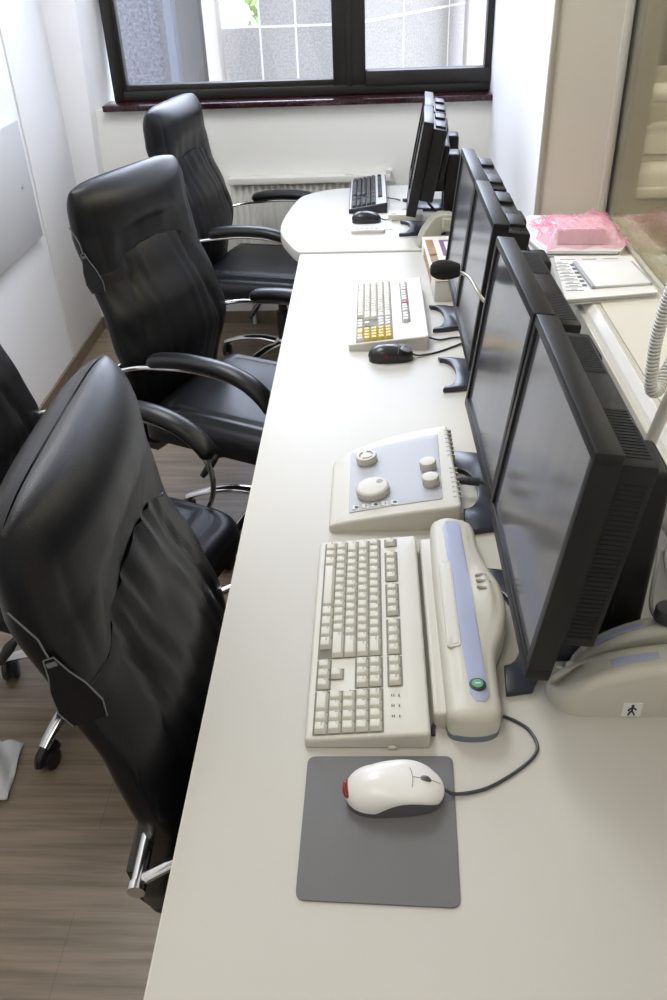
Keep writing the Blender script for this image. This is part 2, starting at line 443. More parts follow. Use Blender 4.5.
b = MB(); b.box(-1.40, -1.22, 7.7, 7.95, -2.5, 3.5, bev=.03); tag(b.build('column', M['extcream']), 'pale cream column left of the granite facade outside the left pane', 'column')
b = MB(); b.box(.80, 1.2, 7.95, 8.25, -2.5, 3.5, bev=.03); tag(b.build('column', M['extcream']), 'pale column at the right edge of the right window pane', 'column')
b = MB(); b.box(-1.75, -1.19, 5.4, 5.6, -2.5, 3.5, bev=.02); tag(b.build('pillar', M['gr2']), 'dark speckled granite pillar outside the left pane', 'pillar')
b = MB(); b.box(-1.50, -1.36, 6.65, 6.8, -2.5, 3.5, bev=.01); tag(b.build('reflection_streak', M['extreflect']), 'pale bluish strip imitating a reflection just right of the dark granite pillar', 'reflection_streak')  # solid strip coloured as a pale reflection on the dark granite
b = MB(); b.box(-1.56, -1.27, 7.2, 7.35, -2.5, 3.5, bev=.01); tag(b.build('wall_panel', M['extgrey']), 'smooth dark grey panel left of the cream column outside', 'panel')
# foliage
bb = MB()
for k in range(420):
    x = random.uniform(-1.2, -.2); z = random.uniform(.9, 2.2); y = random.uniform(9.2, 9.7)
    a = random.uniform(0, PI); s = random.uniform(.04, .09)
    d = Vector((math.cos(a), random.uniform(-.4, .4), math.sin(a)))*s; e = Vector((-math.sin(a), random.uniform(-.4, .4), math.cos(a)))*s*.5
    p = Vector((x, y, z)); bb.faces_from([p-d, p-e, p+d, p+e], [(0, 1, 2, 3)])
tr = empty('tree', (0, 0, -2.5)); tag(tr, 'bright green tree beyond the granite facade outside', 'tree')
fo = bb.build('foliage', M['leaf'], tr, False); fo.location = (0, 0, 2.5); fo['kind'] = 'stuff'
bb = MB(); bb.tube([(-.7, 9.5, -2.5), (-.72, 9.5, -.5), (-.68, 9.5, 1.2)], [.08, .06, .03]); tk = bb.build('trunk', M['brown'], tr); tk.location = (0, 0, 2.5)
b = MB(); b.box(-14, 14, 4.4, 16, -2.6, -2.5); o = b.build('ground', M['extcream'], None, False); o['kind'] = 'structure'

# ------------------------------------------------------------------ scanner room behind the control window
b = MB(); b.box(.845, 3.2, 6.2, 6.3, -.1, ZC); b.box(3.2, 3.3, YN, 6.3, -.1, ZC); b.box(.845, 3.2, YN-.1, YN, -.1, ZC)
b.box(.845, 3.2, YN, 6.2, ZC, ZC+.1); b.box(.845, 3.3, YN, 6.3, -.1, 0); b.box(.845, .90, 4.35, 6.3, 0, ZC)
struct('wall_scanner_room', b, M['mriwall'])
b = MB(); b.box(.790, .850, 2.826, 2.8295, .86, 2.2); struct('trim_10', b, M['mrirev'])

# a rack carrying white scanner coils
rk = empty('equipment_rack', (1.2, 3.62, 0)); tag(rk, 'pale rack with rails and cushions behind the control room glass', 'rack')
b = MB(); b.box(-.20, .7, -.02, .32, 0, .735, bev=.01); b.build('cabinet', M['mrirev'], rk)
b = MB(); b.box(-.20, .7, -.045, -.02, .715, .755, bev=.006); b.build('rail', M['mriwhite'], rk)
b = MB(); b.box(-.20, .7, .32, .36, 0, 1.15, bev=.01); b.build('back_panel', M['mrirev'], rk)
b = MB(); b.tube([(-.16, .03, 1.095), (.7, .03, 1.095)], .035, n=18); b.box(-.15, -.12, .02, .33, 1.07, 1.12); b.build('top_roll', M['mriwhite'], rk)
def coil(x, y, z, sx, sy, sz, lab):
    bb = MB(); bb.slab(rrect(-sx, sx, -sy, sy, min(sx, sy)*.8), 0, lambda a, c: sz*(1-.35*(a/sx)**2), bev=sz*.4)
    bb.tube([(-sx*.9, 0, sz*.45), (-sx*.5, -sy*.2, sz*1.05), (sx*.5, -sy*.2, sz*1.05), (sx*.9, 0, sz*.45)], sz*.16)
    o = bb.build('scanner_coil', M['mriwhite']); o.location = (x, y, z); tag(o, lab, 'scanner coil', 'white scanner coils on the rack'); return o
coil(1.20, 3.74, .736, .15, .12, .10, 'low white curved scanner coil at left of the rack behind the glass')
coil(1.22, 3.76, .866, .13, .09, .09, 'white curved scanner coil stacked on top of the low one behind the glass')
coil(1.55, 3.76, .736, .15, .12, .13, 'white curved scanner coil at right end of the rack behind the glass')

# ------------------------------------------------------------------ radiator, wall cabinet
rd = empty('radiator', (0, 4.05, 0)); tag(rd, 'white ribbed panel radiator under the window', 'radiator')
b = MB(); b.box(-.655, .085, .018, .049, .16, .70, bev=.004); b.build('panel', M['rad'], rd)
b = MB(); x = -.64
while x < .075: b.tube([(x, .017, .18), (x, .014, .19), (x, .014, .68), (x, .017, .695)], .0085, n=8); x += .030
b.build('ribs', M['rad'], rd)
b = MB(); b.box(-.66, .09, -.012, .049, .695, .725, bev=.004)
b.box(-.12, -.08, -.002, .02, .725, .731, bev=.002); b.box(.07, .094, -.005, .04, .722, .745, bev=.004); b.build('top_cover', M['rad'], rd)
for x in (-.60, .03):
    b = MB(); b.tube([(x, .03, .0), (x, .03, .17)], .009); b.build('pipe', M['rad'], rd)

cb = empty('wall_cabinet', (XL, 3.0, 0)); tag(cb, 'flat light grey metal cabinet mounted on the left wall', 'cabinet')
b = MB(); b.box(0.001, .012, -.1, .475, .655, 1.09, bev=.002); b.build('body', M['grey'], cb)
b = MB(); b.box(.012, .022, -.1, .48, .650, 1.095, bev=.002); d = b.build('door', M['grey'], cb)
b = MB(); b.lathe([(0, .004), (.007, .004), (.008, 0)], T=Matrix.Translation((.022, .375, .87)) @ Matrix.Rotation(PI/2, 4, 'Y')); b.build('lock', M['chrome'], d)

# ------------------------------------------------------------------ desks
XE = -0.247
dk = empty('desk', (0, 1.2, 0)); tag(dk, 'long cream laminate worktop running along the control window wall', 'desk')
b = MB(); b.box(XE+.002, XR-.006, -1.65, 1.684, .712, DZ, bev=.002); b.build('worktop', M['desk'], dk)
b = MB(); b.box(XE, XE+.0025, -1.65, 1.684, .712, DZ-.001); b.build('edge_band', M['deskedge'], dk)
for y in (-1.5, -.25, 1.62):
    b = MB(); b.box(.40, .50, y-.015, y+.015, 0, .712, bev=.003); b.build('leg', M['grey'], dk)
ed = empty('end_table', (0, 3.2, 0)); tag(ed, 'rounded white end table at the window end of the long worktop', 'table')
op = [(XR-.006, -.312)] + [tuple(p)[:2] for p in spline([(-.225, -.312, 0), (-.255, -.302, 0), (-.290, -.225, 0), (-.335, -.07, 0), (-.338, .10, 0), (-.305, .36, 0), (-.262, .455, 0), (-.16, .525, 0), (.0, .552, 0), (.13, .565, 0)], 6)] + [(XR-.006, .575)]
b = MB(); b.prism(op, .705, DZ+.006, bev=.005, seg=3); b.build('table_top', M['desk'], ed)
b = MB(); b.lathe([(.03, .705), (.03, .02), (.19, .012), (.2, 0)][::-1], c=(.0, .12, 0)); b.build('leg', M['grey'], ed)

# ------------------------------------------------------------------ chairs
def ssgn(v, p): return math.copysign(abs(v)**p, v)
def back_c(z):      # centre line of the backrest (x) by height
    P = [(.34, -.362), (.45, -.350), (.62, -.308), (.75, -.338), (.86, -.380), (.98, -.410), (1.13, -.412)]
    if z <= P[0][0]: return P[0][1]
    for (a, xa), (c, xc) in zip(P, P[1:]):
        if z <= c:
            t = (z-a)/(c-a); t = t*t*(3-2*t)*.35+t*.65; return xa+(xc-xa)*t
    return P[-1][1]
def wid(z):
    P = [(.34, .40), (.42, .455), (.55, .50), (.66, .535), (.76, .512), (.86, .495), (.98, .495), (1.13, .49)]
    if z <= P[0][0]: return P[0][1]
    for (a, xa), (c, xc) in zip(P, P[1:]):
        if z <= c: return xa+(xc-xa)*(z-a)/(c-a)
    return P[-1][1]
def vseam(u):       # height of the seam between headrest and lower cushion
    a = abs(u); t = min(1, max(0, (a-.45)/.35)); t = t*t*(3-2*t)
    return .915+.012*math.cos(min(a, .45)/.45*PI/2)-.035*t
def gauss(d, w): return math.exp(-(d/w)**2)
def back_mesh(lower):
    N, K = 132, 72
    bm = bmesh.new(); rings = []
    ZT, ZB = 1.118, .315
    for k in range(K+1):
        t = k/K
        t = .5-.5*math.cos(PI*t) if True else t
        ring = []
        for i in range(N):
            a = 2*PI*i/N; ca, sa = math.cos(a), math.sin(a)
            ex = .66 if lower else .66+.16*min(1, t*2)
            u = ssgn(ca, ex); s = ssgn(sa, ex)
            zs = vseam(u)
            if lower: z = ZB+(zs-.0006-ZB)*t
            else: z = zs+.0006+(ZT-zs)*t-.014*abs(u)**5*t
            w = wid(z)/2; th = .046
            x = back_c(z)
            if lower:
                e = (z-ZB)/.05
                sh = math.sqrt(max(0.0, 1-(1-min(1, e))**2)) if e < 1 else 1
                e2 = max(0.0, 1-(zs-z)/.02); pin = 1-.012*e2**2
                th = th*(.35+.65*sh)*pin
                w = w*(.955+.045*sh)
                if s > 0:
                    us = .50+.24*min(1, max(0, (.915-z)/.36))
                    sf = min(1, max(0, (zs-z)/.07)); x += s*(.012*sf*math.cos(min(1, abs(u)/us)*PI/2)**.8-.007*gauss(abs(u)-us, .022)-.005*gauss(abs(u)-us-.05, .015))
                    fd = max(0, 1-(zs-z)/.42)
                    if abs(u) < us:
                        x += s*(.0034*fd+.0008)*math.sin(u*34+1.5*math.sin(z*15)+z*6)*(1-(abs(u)/us)**4)
                    x += s*.0022*math.sin(z*55+u*9)*gauss(abs(u)-.86, .1)
            else:
                e = (1-t)*(ZT-zs)/.075
                sh = math.sqrt(max(0.0, 1-(1-max(0, min(1, e)))**2))
                e2 = max(0.0, 1-(z-zs)/.03); pin = 1-.05*e2**2
                pf = abs(math.sin(PI*min(1, max(0, (z-zs)/(ZT-zs)))**.9))**1.3
                g_ = min(1, (z-zs)/.09); th = (th+.017*g_*g_*(3-2*g_))*pin*(.03+.97*sh)
                w = w*(.93+.07*sh)
                if s > 0: x += s*(.010*pf*(1-.4*u*u)-.004*gauss(abs(u)-.84, .03)*sh*pf+.0014*math.sin(u*20+z*10)*gauss(z-zs, .09))
            ring.append(bm.verts.new((x+th*s, w*u, z)))
        rings.append(ring)
    for a, c in zip(rings, rings[1:]):
        for i in range(N): bm.faces.new((a[i], a[(i+1) % N], c[(i+1) % N], c[i]))
    for r_ in (rings[0], rings[-1]):
        ctr = sum((v.co for v in r_), Vector())/N
        cv = bm.verts.new(ctr)
        for i in range(N): bm.faces.new((r_[i], r_[(i+1) % N], cv))
    m = MB(); m.bm.free(); m.bm = bm
    return m

GC = 'black leather office chairs along the desk'
ch1 = empty('office_chair')
tag(ch1, 'black leather office chair nearest the camera, tucked under the desk, tag on its back', 'chair', GC)
back_mesh(False).build('headrest', M['leather'], ch1, angle=70)
back_mesh(True).build('backrest', M['leather'], ch1, angle=70)
# seat
so = [(x, y) for x, y in rrect(-.285, .315, -.268, .268, (.11, .11, .05, .05), 8)]; so = dense(so, .03)
def seat_top(x, y):
    u = y/.268; fx = (x+.01)/.32
    z = .478+.012*(1-u*u)-.020*max(0, fx)**3-.012*abs(u)**6
    z -= .006*gauss(x-.17-.03*math.cos(u*PI/2), .012)*(1 if abs(u) < .93 else .3)
    z -= .006*gauss(abs(u)-.72, .025)*(1 if x < .17 else 0)
    z += .002*math.sin(x*40+u*5)*math.exp(-((u)/.5)**2)
    return z
b = MB(); b.slab(so, .395, seat_top, bev=.045, rings=26, seg=7); b.build('seat', M['leather'], ch1, angle=70)
b = MB(); b.box(-.21, .21, -.20, .20, .372, .396, bev=.008); b.build('seat_pan', M['blackplast'], ch1)
# rear support plate between seat and backrest
b = MB()
pts = [(-.20, .378), (-.30, .30), (-.355, .30), (-.395, .36), (-.405, .44), (-.385, .44), (-.372, .37), (-.345, .325), (-.30, .325), (-.19, .39)]
t_ = Matrix(((1, 0, 0, 0), (0, 0, -1, 0), (0, 1, 0, 0), (0, 0, 0, 1)))
b.prism([(p[0], p[1]) for p in pts], -.19, .19, bev=.003, T=t_); b.build('back_support', M['blackplast'], ch1)
for s in (-1, 1):
    y = s*.276
    pth = spline([(-.200, y, .664), (-.15, y, .678), (-.06, y, .688), (.05, y, .684), (.13, y, .660), (.185, y, .618), (.205, y, .585)], 6)
    n = len(pth); rr = [.031*math.sqrt(min(1, max(.12, 1-(1-min(i, n-1-i)/3.5)**2 if min(i, n-1-i) < 3.5 else 1))) for i in range(n)]
    b = MB(); b.tube(pth, rr, n=18, flat=.66); b.build('armrest', M['leather2'], ch1, angle=70)
    b = MB()
    st_ = [(-.331, s*.314, .614), (-.295, s*.302, .628)] if s < 0 else [(-.335, s*.235, .622), (-.295, s*.262, .632)]
    q = spline(st_+[(-.24, y+s*.006, .641), (-.16, y, .652), (-.05, y, .663), (.06, y, .657), (.13, y, .634), (.180, y, .590), (.20, y, .53), (.19, y, .46), (.15, s*.268, .396), (.10, s*.22, .383), (.05, s*.19, .383)], 6)
    b.tube(q, .0085, n=12, flat=.8); b.build('arm_bracket', M['chrome'], ch1)
    if s < 0:
        b = MB(); b.tube([(-.330, s*.245, .615), (-.330, s*.322, .615)], .010, n=16); b.tube([(-.330, s*.318, .615), (-.330, s*.330, .615)], .0125, n=16); b.build('hinge_rod', M['chrome'], ch1)
b = MB(); b.tube([(0, 0, .12), (0, 0, .25)], .030, n=18); b.tube([(0, 0, .25), (0, 0, .374)], .019, n=16); b.tube([(0, 0, .325), (0, 0, .374)], .045, n=16); b.build('gas_column', M['blackplast'], ch1)
b = MB(); b.tube([(.0, -.15, .384), (.0, -.25, .386), (-.004, -.272, .395)], .005, n=8)
b.tube([(-.004, -.270, .398), (-.022, -.288, .372), (-.045, -.304, .335)], [.006, .013, .009], n=10); b.build('tilt_lever', M['blackplast'], ch1)
b = MB(); b.lathe([(.0, .075), (.045, .075), (.05, .09), (.045, .115), (.034, .13), (0, .13)]); b.build('hub', M['chrome'], ch1)
for k in range(5):
    a = 2*PI*k/5-.314
    rot = Matrix.Rotation(a, 4, 'Z')
    p = spline([(.035, 0, .104), (.12, 0, .112), (.21, 0, .100), (.275, 0, .080), (.305, 0, .067)], 5)
    b = MB(); b.tube(p, [.024-.009*i/(len(p)-1) for i in range(len(p))], n=12, flat=.62)
    b.build('leg', M['chrome'], ch1, T=rot)
    tr_ = Matrix.Translation((.300*math.cos(a), .300*math.sin(a), 0)) @ Matrix.Rotation(a+1.1+k*1.3, 4, 'Z')
    b = MB(); b.tube([(0, 0, .035), (0, 0, .062)], .009, n=10); b.tube(spline([(-.030, 0, .030), (-.022, 0, .05), (0, 0, .058), (.022, 0, .05), (.03, 0, .030)], 4), .012, n=8, flat=1.3)
    cs = b.build('caster', M['blackplast'], ch1, T=tr_)
    for s in (-1, 1):
        b = MB(); b.lathe([(0, -.007), (.022, -.007), (.026, -.004), (.026, .004), (.022, .007), (0, .007)], n=24, T=tr_ @ Matrix.Translation((0, s*.013, .0262)) @ Matrix.Rotation(PI/2, 4, 'X'))
        b.build('wheel', M['blackplast'], cs)
# tag hanging at the near side of the backrest
tg = Matrix(((1, 0, 0, 0), (0, 0, 1, 0), (0, 1, 0, 0), (0, 0, 0, 1)))
o1 = [(x_*.80, y_) for x_, y_ in [(-.028, -.112), (.028, -.112), (.036, -.085), (.028, -.05), (.016, -.026), (.008, 0), (-.008, 0), (-.016, -.026), (-.028, -.05), (-.036, -.085)]]
TT = Matrix.Translation((-.390, -.254, .945)) @ Matrix.Rotation(math.radians(10), 4, 'Z') @ Matrix.Rotation(math.radians(-14), 4, 'Y') @ tg
b = MB(); b.prism(o1, -.0015, .0015, T=TT); t1 = b.build('tag', M['leather2'], ch1)
b = MB(); oo = [TT @ Vector((p[0], p[1], -.002)) for p in o1]; b.tube(oo[1:]+[oo[0]], .0009, n=6); b.build('tag_piping', M['tagline'], t1)
b = MB(); b.box(-.006, .006, -.012, -.006, -.0035, -.0015, T=TT); b.tube([TT @ Vector((0, 0, 0)), TT @ Vector((.002, .03, .0)), TT @ Vector((-.012, .075, .004))], .0012, n=6); b.build('tag_cord', M['tagline'], t1)

# ------------------------------------------------------------------ keyboards
U = .019
def keyrows(rows, x0, y0):
    """rows: list of (y in units, [(x units, w, h, legend)])"""
    out = []
    for y, ks in rows:
        for (x, w, h, t) in ks: out.append((x0+x*U, y0+y*U, w*U, h*U, t))
    return out
def run(x, spec):
    out = []
    for s in spec:
        w, t = (1, s) if isinstance(s, str) else s
        if t is None: x += w; continue
        out.append((x, w, 1, t)); x += w
    return out
MAIN = [
    (5.5, run(0, ['Esc', (1, None), 'F1', 'F2', 'F3', 'F4', (.5, None), 'F5', 'F6', 'F7', 'F8', (.5, None), 'F9', 'F10', 'F11', 'F12'])+run(15.3, ['Prt', 'Scr', 'Brk'])),
    (4, run(0, ['^', '1', '2', '3', '4', '5', '6', '7', '8', '9', '0', '?', "'", (2, 'Bksp')])+run(15.3, ['Ins', 'Pos', 'Up'])+run(18.6, ['Num', '/', '*', '-'])),
    (3, run(0, [(1.5, 'Tab'), 'Q', 'W', 'E', 'R', 'T', 'Z', 'U', 'I', 'O', 'P', '[', '+', (1.5, 'Ret')])+run(15.3, ['Del', 'End', 'Dn'])+run(18.6, ['7', '8', '9'])+[(21.6, 1, 1, '+')]),
    (2, run(0, [(1.75, 'Caps'), 'A', 'S', 'D', 'F', 'G', 'H', 'J', 'K', 'L', ';', '#', (2.25, 'Enter')])+run(18.6, ['4', '5', '6'])+[(21.6, 1, 1, ',')]),
    (1, run(0, [(1.25, 'Shift'), '<', 'Y', 'X', 'C', 'V', 'B', 'N', 'M', ',', '.', '-', (2.75, 'Shift')])+run(16.3, ['^'])+run(18.6, ['1', '2', '3'])+[(21.6, 1, 1, '=')]),
    (0, run(0, [(1.25, 'Strg'), 'Fn', (1.25, 'Alt'), (5.5, ''), (1.25, 'Gr'), (1.25, 'Fn'), (1.25, 'Mn'), (1.25, 'Strg')])+run(15.3, ['<', 'v', '>'])+run(18.6, [(2, '0'), '.', 'Ent'])),
]
txt_cache = {}
def text_mesh(t, size):
    k = (t, size)
    if k in txt_cache: return txt_cache[k]
    cu = bpy.data.curves.new('glyph', 'FONT'); cu.body = t; cu.size = size; cu.resolution_u = 1
    ob = bpy.data.objects.new('glyph', cu); C.objects.link(ob)
    bpy.context.view_layer.update()
    me = bpy.data.meshes.new_from_object(ob.evaluated_get(bpy.context.evaluated_depsgraph_get()))
    C.objects.unlink(ob); bpy.data.objects.remove(ob); bpy.data.curves.remove(cu)
    txt_cache[k] = me; return me
def keycap_bm(w, d, h):
    g = .0009; t = bmesh.new()
    x0, x1, y0, y1 = -w/2+g, w/2-g, -d/2+g, d/2-g; i1 = .0026
    lo = [(x0, y0, 0), (x1, y0, 0), (x1, y1, 0), (x0, y1, 0)]
    hi = [(x0+i1, y0+i1*.6, h), (x1-i1, y0+i1*.6, h), (x1-i1, y1-i1*1.1, h), (x0+i1, y1-i1*1.1, h)]
    V = [t.verts.new(v) for v in lo+hi]
    for q in ((0, 1, 5, 4), (1, 2, 6, 5), (2, 3, 7, 6), (3, 0, 4, 7), (4, 5, 6, 7), (3, 2, 1, 0)): t.faces.new([V[j] for j in q])
    bmesh.ops.bevel(t, geom=[e for e in t.edges if e.verts[0].co.z > h*.5 or e.verts[1].co.z > h*.5], offset=.0011, segments=2, profile=.5, affect='EDGES')
    return t
key_cache = {}
def keymesh(w, d, h, legend, mats, legends=True):
    kk = (round(w, 4), round(d, 4), legend if legends else '', mats[0].name)
    if kk in key_cache: return key_cache[kk]
    m = MB(); m.merge(keycap_bm(w, d, h))
    for f in m.bm.faces: f.material_index = 0
    me = m.mesh('key', True, 35)
    if legends and legend:
        tm = text_mesh(legend, .0062 if len(legend) == 1 else .0042)
        bm = bmesh.new(); bm.from_mesh(me); b2 = bmesh.new(); b2.from_mesh(tm)
        xs = [v.co.x for v in b2.verts]; mw = (max(xs)-min(xs)) if xs else 0
        lim = w-.0075
        if mw > lim: bmesh.ops.scale(b2, vec=(lim/mw, lim/mw, 1), verts=b2.verts)
        mp = {v: bm.verts.new((v.co.x-w/2+.0042, v.co.y+.0008, h+.00015)) for v in b2.verts}
        for f in b2.faces:
            try: g = bm.faces.new([mp[v] for v in f.verts]); g.material_index = 1
            except ValueError: pass
        bm.to_mesh(me); bm.free(); b2.free()
    for mm in mats: me.materials.append(mm)
    key_cache[kk] = me; return me

def put_keys(root, keys, hfun, mat_of, legends, tilt, kh=.0085, limit=100):
    out = []
    for i, (x, y, w, d, t) in enumerate(keys):
        me = keymesh(w, d, kh, t, [mat_of(x, y, t), M['legend']], legends)
        if i >= limit: out.append((x, y, w, d, me)); continue
        o = bpy.data.objects.new('key', me); C.objects.link(o); o.parent = root
        o.location = (x+w/2, y+d/2, hfun(y+d/2)); o.rotation_euler = (tilt, 0, 0)
        if mat_of(x, y, t) is not base_key[0]: o['label'] = {'key_yellow': 'yellow key', 'key_red': 'dark red key', 'key_grey': 'grey key'}.get(mat_of(x, y, t).name, 'key')
    if out:
        bm = bmesh.new()
        for (x, y, w, d, me) in out:
            t = bmesh.new(); t.from_mesh(me); t.transform(Matrix.Translation((x+w/2, y+d/2, hfun(y+d/2))) @ Matrix.Rotation(tilt, 4, 'X'))
            tm = bpy.data.meshes.new('tmp'); t.to_mesh(tm); t.free(); bm.from_mesh(tm); bpy.data.meshes.remove(tm)
        me = bpy.data.meshes.new('small_keys'); bm.to_mesh(me); bm.free()
        o = link('function_keys', me, [mat_of(out[0][0], out[0][1], ''), M['legend']], root); o['kind'] = 'stuff'
base_key = [None]

def keyboard(name, label, loc, rz, w, d, x0, y0, hf, hb, frame, well, panel=None, frame_bev=.005):
    root = empty(name, loc, rz); tag(root, label, 'keyboard')
    return root

# --- near keyboard (beige, full size); local +y points away from the typist
k1 = empty('keyboard', (-.011, .989, DZ), -PI/2); tag(k1, 'cream full size keyboard on the desk above the grey mouse pad', 'keyboard')
w1, d1 = .448, .172
hf = lambda y: .0155+.015*((y+d1/2)/d1)
b = MB(); b.slab(dense(rrect(-w1/2, w1/2, -d1/2, d1/2, .007, 4), .03), 0.002, lambda x, y: hf(y), bev=.005, rings=4)
b.build('case', M['kbframe'], k1)
tl1 = math.atan(.015/d1)
KX, KY = -w1/2+.0105, -d1/2+.0125
b = MB()
for (xa, xb, ya, yb) in ((0, 15, 0, 5), (15.3, 18.3, 0, 1), (16.3, 17.3, 1, 2), (15.3, 18.3, 3, 5), (18.6, 22.6, 0, 5), (0, 1, 5.5, 6.5), (2, 6, 5.5, 6.5), (6.5, 10.5, 5.5, 6.5), (11, 15, 5.5, 6.5), (15.3, 18.3, 5.5, 6.5)):
    X0, X1, Y0, Y1 = KX+xa*U-.0018, KX+xb*U+.0018, KY+ya*U-.0016, KY+yb*U+.0016
    e = .0006
    b.faces_from([(X0, Y0, hf(Y0)+e), (X1, Y0, hf(Y0)+e), (X1, Y1, hf(Y1)+e), (X0, Y1, hf(Y1)+e)], [(0, 1, 2, 3)])
b.build('key_well', M['keywell'], k1, False)
base_key[0] = M['key']
ks = keyrows(MAIN[1:]+MAIN[:1], KX, KY)
put_keys(k1, ks, lambda y: hf(y)+.0002, lambda x, y, t: M['key'], True, tl1)
b = MB()
for i, t in enumerate(('1', 'A', 'S')):
    xx = KX+(19.3+i*1.0)*U; yy = KY+5.72*U
    b.box(xx-.002, xx+.002, yy+.009, yy+.0105, hf(yy+.009)+.0008, hf(yy+.01)+.0016)
    for j in (-1, 1): b.box(xx-.0028, xx+.0008, yy+j*.0015-.0008+.001, yy+j*.0015+.0007+.001, hf(yy)+.0006, hf(yy)+.0012)
b.build('indicator_lights', M['legend'], k1, False)
b = MB(); b.box(w1/2-.002, w1/2+.004, .028, .040, .0, .006, bev=.002); b.box(-.19, -.17, .06, .08, 0, .003); b.box(.17, .19, -.07, -.05, 0, .003); b.build('foot', M['kbframe'], k1)

# --- middle keyboard (large frame, yellow number block)
k2 = empty('keyboard', (.043, 2.295, DZ), -PI/2); tag(k2, 'large cream keyboard with yellow number keys beside the black mouse', 'keyboard')
w2, d2 = .45, .212
h2 = lambda y: .018+.022*((y+d2/2)/d2)
b = MB(); b.slab(dense(rrect(-w2/2, w2/2, -d2/2, d2/2, .008, 4), .03), 0.0, lambda x, y: h2(y), bev=.004, rings=4); b.build('case', M['kbframe'], k2)
tl2 = math.atan(.022/d2); KX2, KY2 = -w2/2+.0105, -d2/2+.022
b = MB()
for (xa, xb, ya, yb) in ((0, 18.3, 0, 5), (18.6, 22.6, 0, 5), (1.2, 17.4, 6.6, 7.6)):
    X0, X1, Y0, Y1 = KX2+xa*U-.002, KX2+xb*U+.002, KY2+ya*U-.002, KY2+yb*U+.002; e = .0006
    b.faces_from([(X0, Y0, h2(Y0)+e), (X1, Y0, h2(Y0)+e), (X1, Y1, h2(Y1)+e), (X0, Y1, h2(Y1)+e)], [(0, 1, 2, 3)])
b.build('key_well', M['keywell'], k2, False)
F2 = [(6.6, run(1.2, ['a']*4+[(.4, None)]+['a']*4+[(.4, None)]+['r']+['a']*3+[(.4, None)]+['a']*3))]
def m2(x, y, t):
    xu = (x-KX2)/U; yu = (y-KY2)/U
    if yu > 6: return M['keyred'] if t == 'r' else M['keygrey']
    if xu > 18.5: return M['key'] if (xu > 20.5 and yu < .5) else M['keyyellow']
    if 15 < xu < 18.5: return M['keygrey']
    return M['key']
ks2 = keyrows(MAIN[1:], KX2, KY2)+keyrows(F2, KX2, KY2)
put_keys(k2, ks2, lambda y: h2(y)+.0002, m2, False, tl2, kh=.009)
b = MB(); b.tube(spline([(.165, d2/2-.002, .012), (.168, d2/2+.03, .004), (.155, d2/2+.07, .004), (.150, d2/2+.12, .004)], 6), .0027, n=8); b.build('cable', M['cable'], k2)

# --- far keyboard (black keys, silver rim)
k3 = empty('keyboard', (-.012, 3.572, DZ+.006), -PI/2); tag(k3, 'keyboard with black keys and silver rim on the rounded end table', 'keyboard')
w3, d3 = .455, .150
h3 = lambda y: .016+.022*((y+d3/2)/d3)
b = MB(); b.slab(dense(rrect(-w3/2, w3/2, -d3/2, d3/2, .008, 4), .03), 0.0, lambda x, y: h3(y), bev=.004, rings=4); b.build('case', M['keyblack'], k3)
b = MB()
e = .0008
for (X0, X1, Y0, Y1) in ((-w3/2+.004, w3/2-.004, d3/2-.045, d3/2-.004), (-w3/2+.003, w3/2-.003, -d3/2+.003, -d3/2+.009)):
    b.faces_from([(X0, Y0, h3(Y0)+e), (X1, Y0, h3(Y0)+e), (X1, Y1, h3(Y1)+e), (X0, Y1, h3(Y1)+e)], [(0, 1, 2, 3)])
b.build('silver_rim', M['silver'], k3, False)
base_key[0] = M['keyblack']
K3 = [MAIN[1], MAIN[2], MAIN[3], MAIN[4], MAIN[5], (5.35, MAIN[0][1])]
put_keys(k3, keyrows(K3, -w3/2+.012, -d3/2+.012), lambda y: h3(y)+.0008, lambda x, y, t: M['keyblack'], False, math.atan(.022/d3), kh=.008)
b = MB(); b.tube(spline([(.05, d3/2-.002, .012), (.055, d3/2+.04, .006), (.063, d3/2+.045, .006), (.06, d3/2+.055, .003)], 6), .0025, n=8); b.build('cable', M['cable'], k3)

# ------------------------------------------------------------------ mice
def mouse_shell(L, Wd, H, z0=.008, arch=0.0, NS=36, NT=24):
    """length along +x, centred; front at +x"""
    t = bmesh.new(); rows = []
    for i in range(NS+1):
        s = i/NS; x = (-.5+.5*(1-math.cos(PI*s)))*L
        q = 2*x/L
        w = Wd/2*(1-abs(q)**2.6)**.5*(1-.10*math.cos(q*2.4-.1)+.04)
        h = (H-z0)*(max(0, 1-abs(q)**2.4)**.55)*(1-.16*q-.10*max(0, q)**2)
        row = []
        for j in range(NT+1):
            a = PI*j/NT
            lo = z0+arch*max(0, 1-((q-.22)/.62)**2)*min(1, max(0, 1-q)*4)
            lo = min(lo, z0+h*.9)
            row.append(t.verts.new((x, w*math.cos(a)*(1+.03*math.sin(a))*(1-.10*math.sin(a)**.7*0), lo+(z0+h-lo)*math.sin(a)**.72)))
        rows.append(row)
    for a, c in zip(rows, rows[1:]):
        for j in range(NT): 
            try: t.faces.new((a[j], a[j+1], c[j+1], c[j]))
            except ValueError: pass
        t.faces.new((a[0], c[0], c[NT], a[NT]))
    bmesh.ops.remove_doubles(t, verts=t.verts, dist=1e-6)
    m = MB(); m.bm.free(); m.bm = t; return m
def mouse_top(L, Wd, H, z0, x):
    q = 2*x/L
    return z0+(H-z0)*(max(0, 1-abs(q)**2.4)**.55)*(1-.16*q-.10*max(0, q)**2)
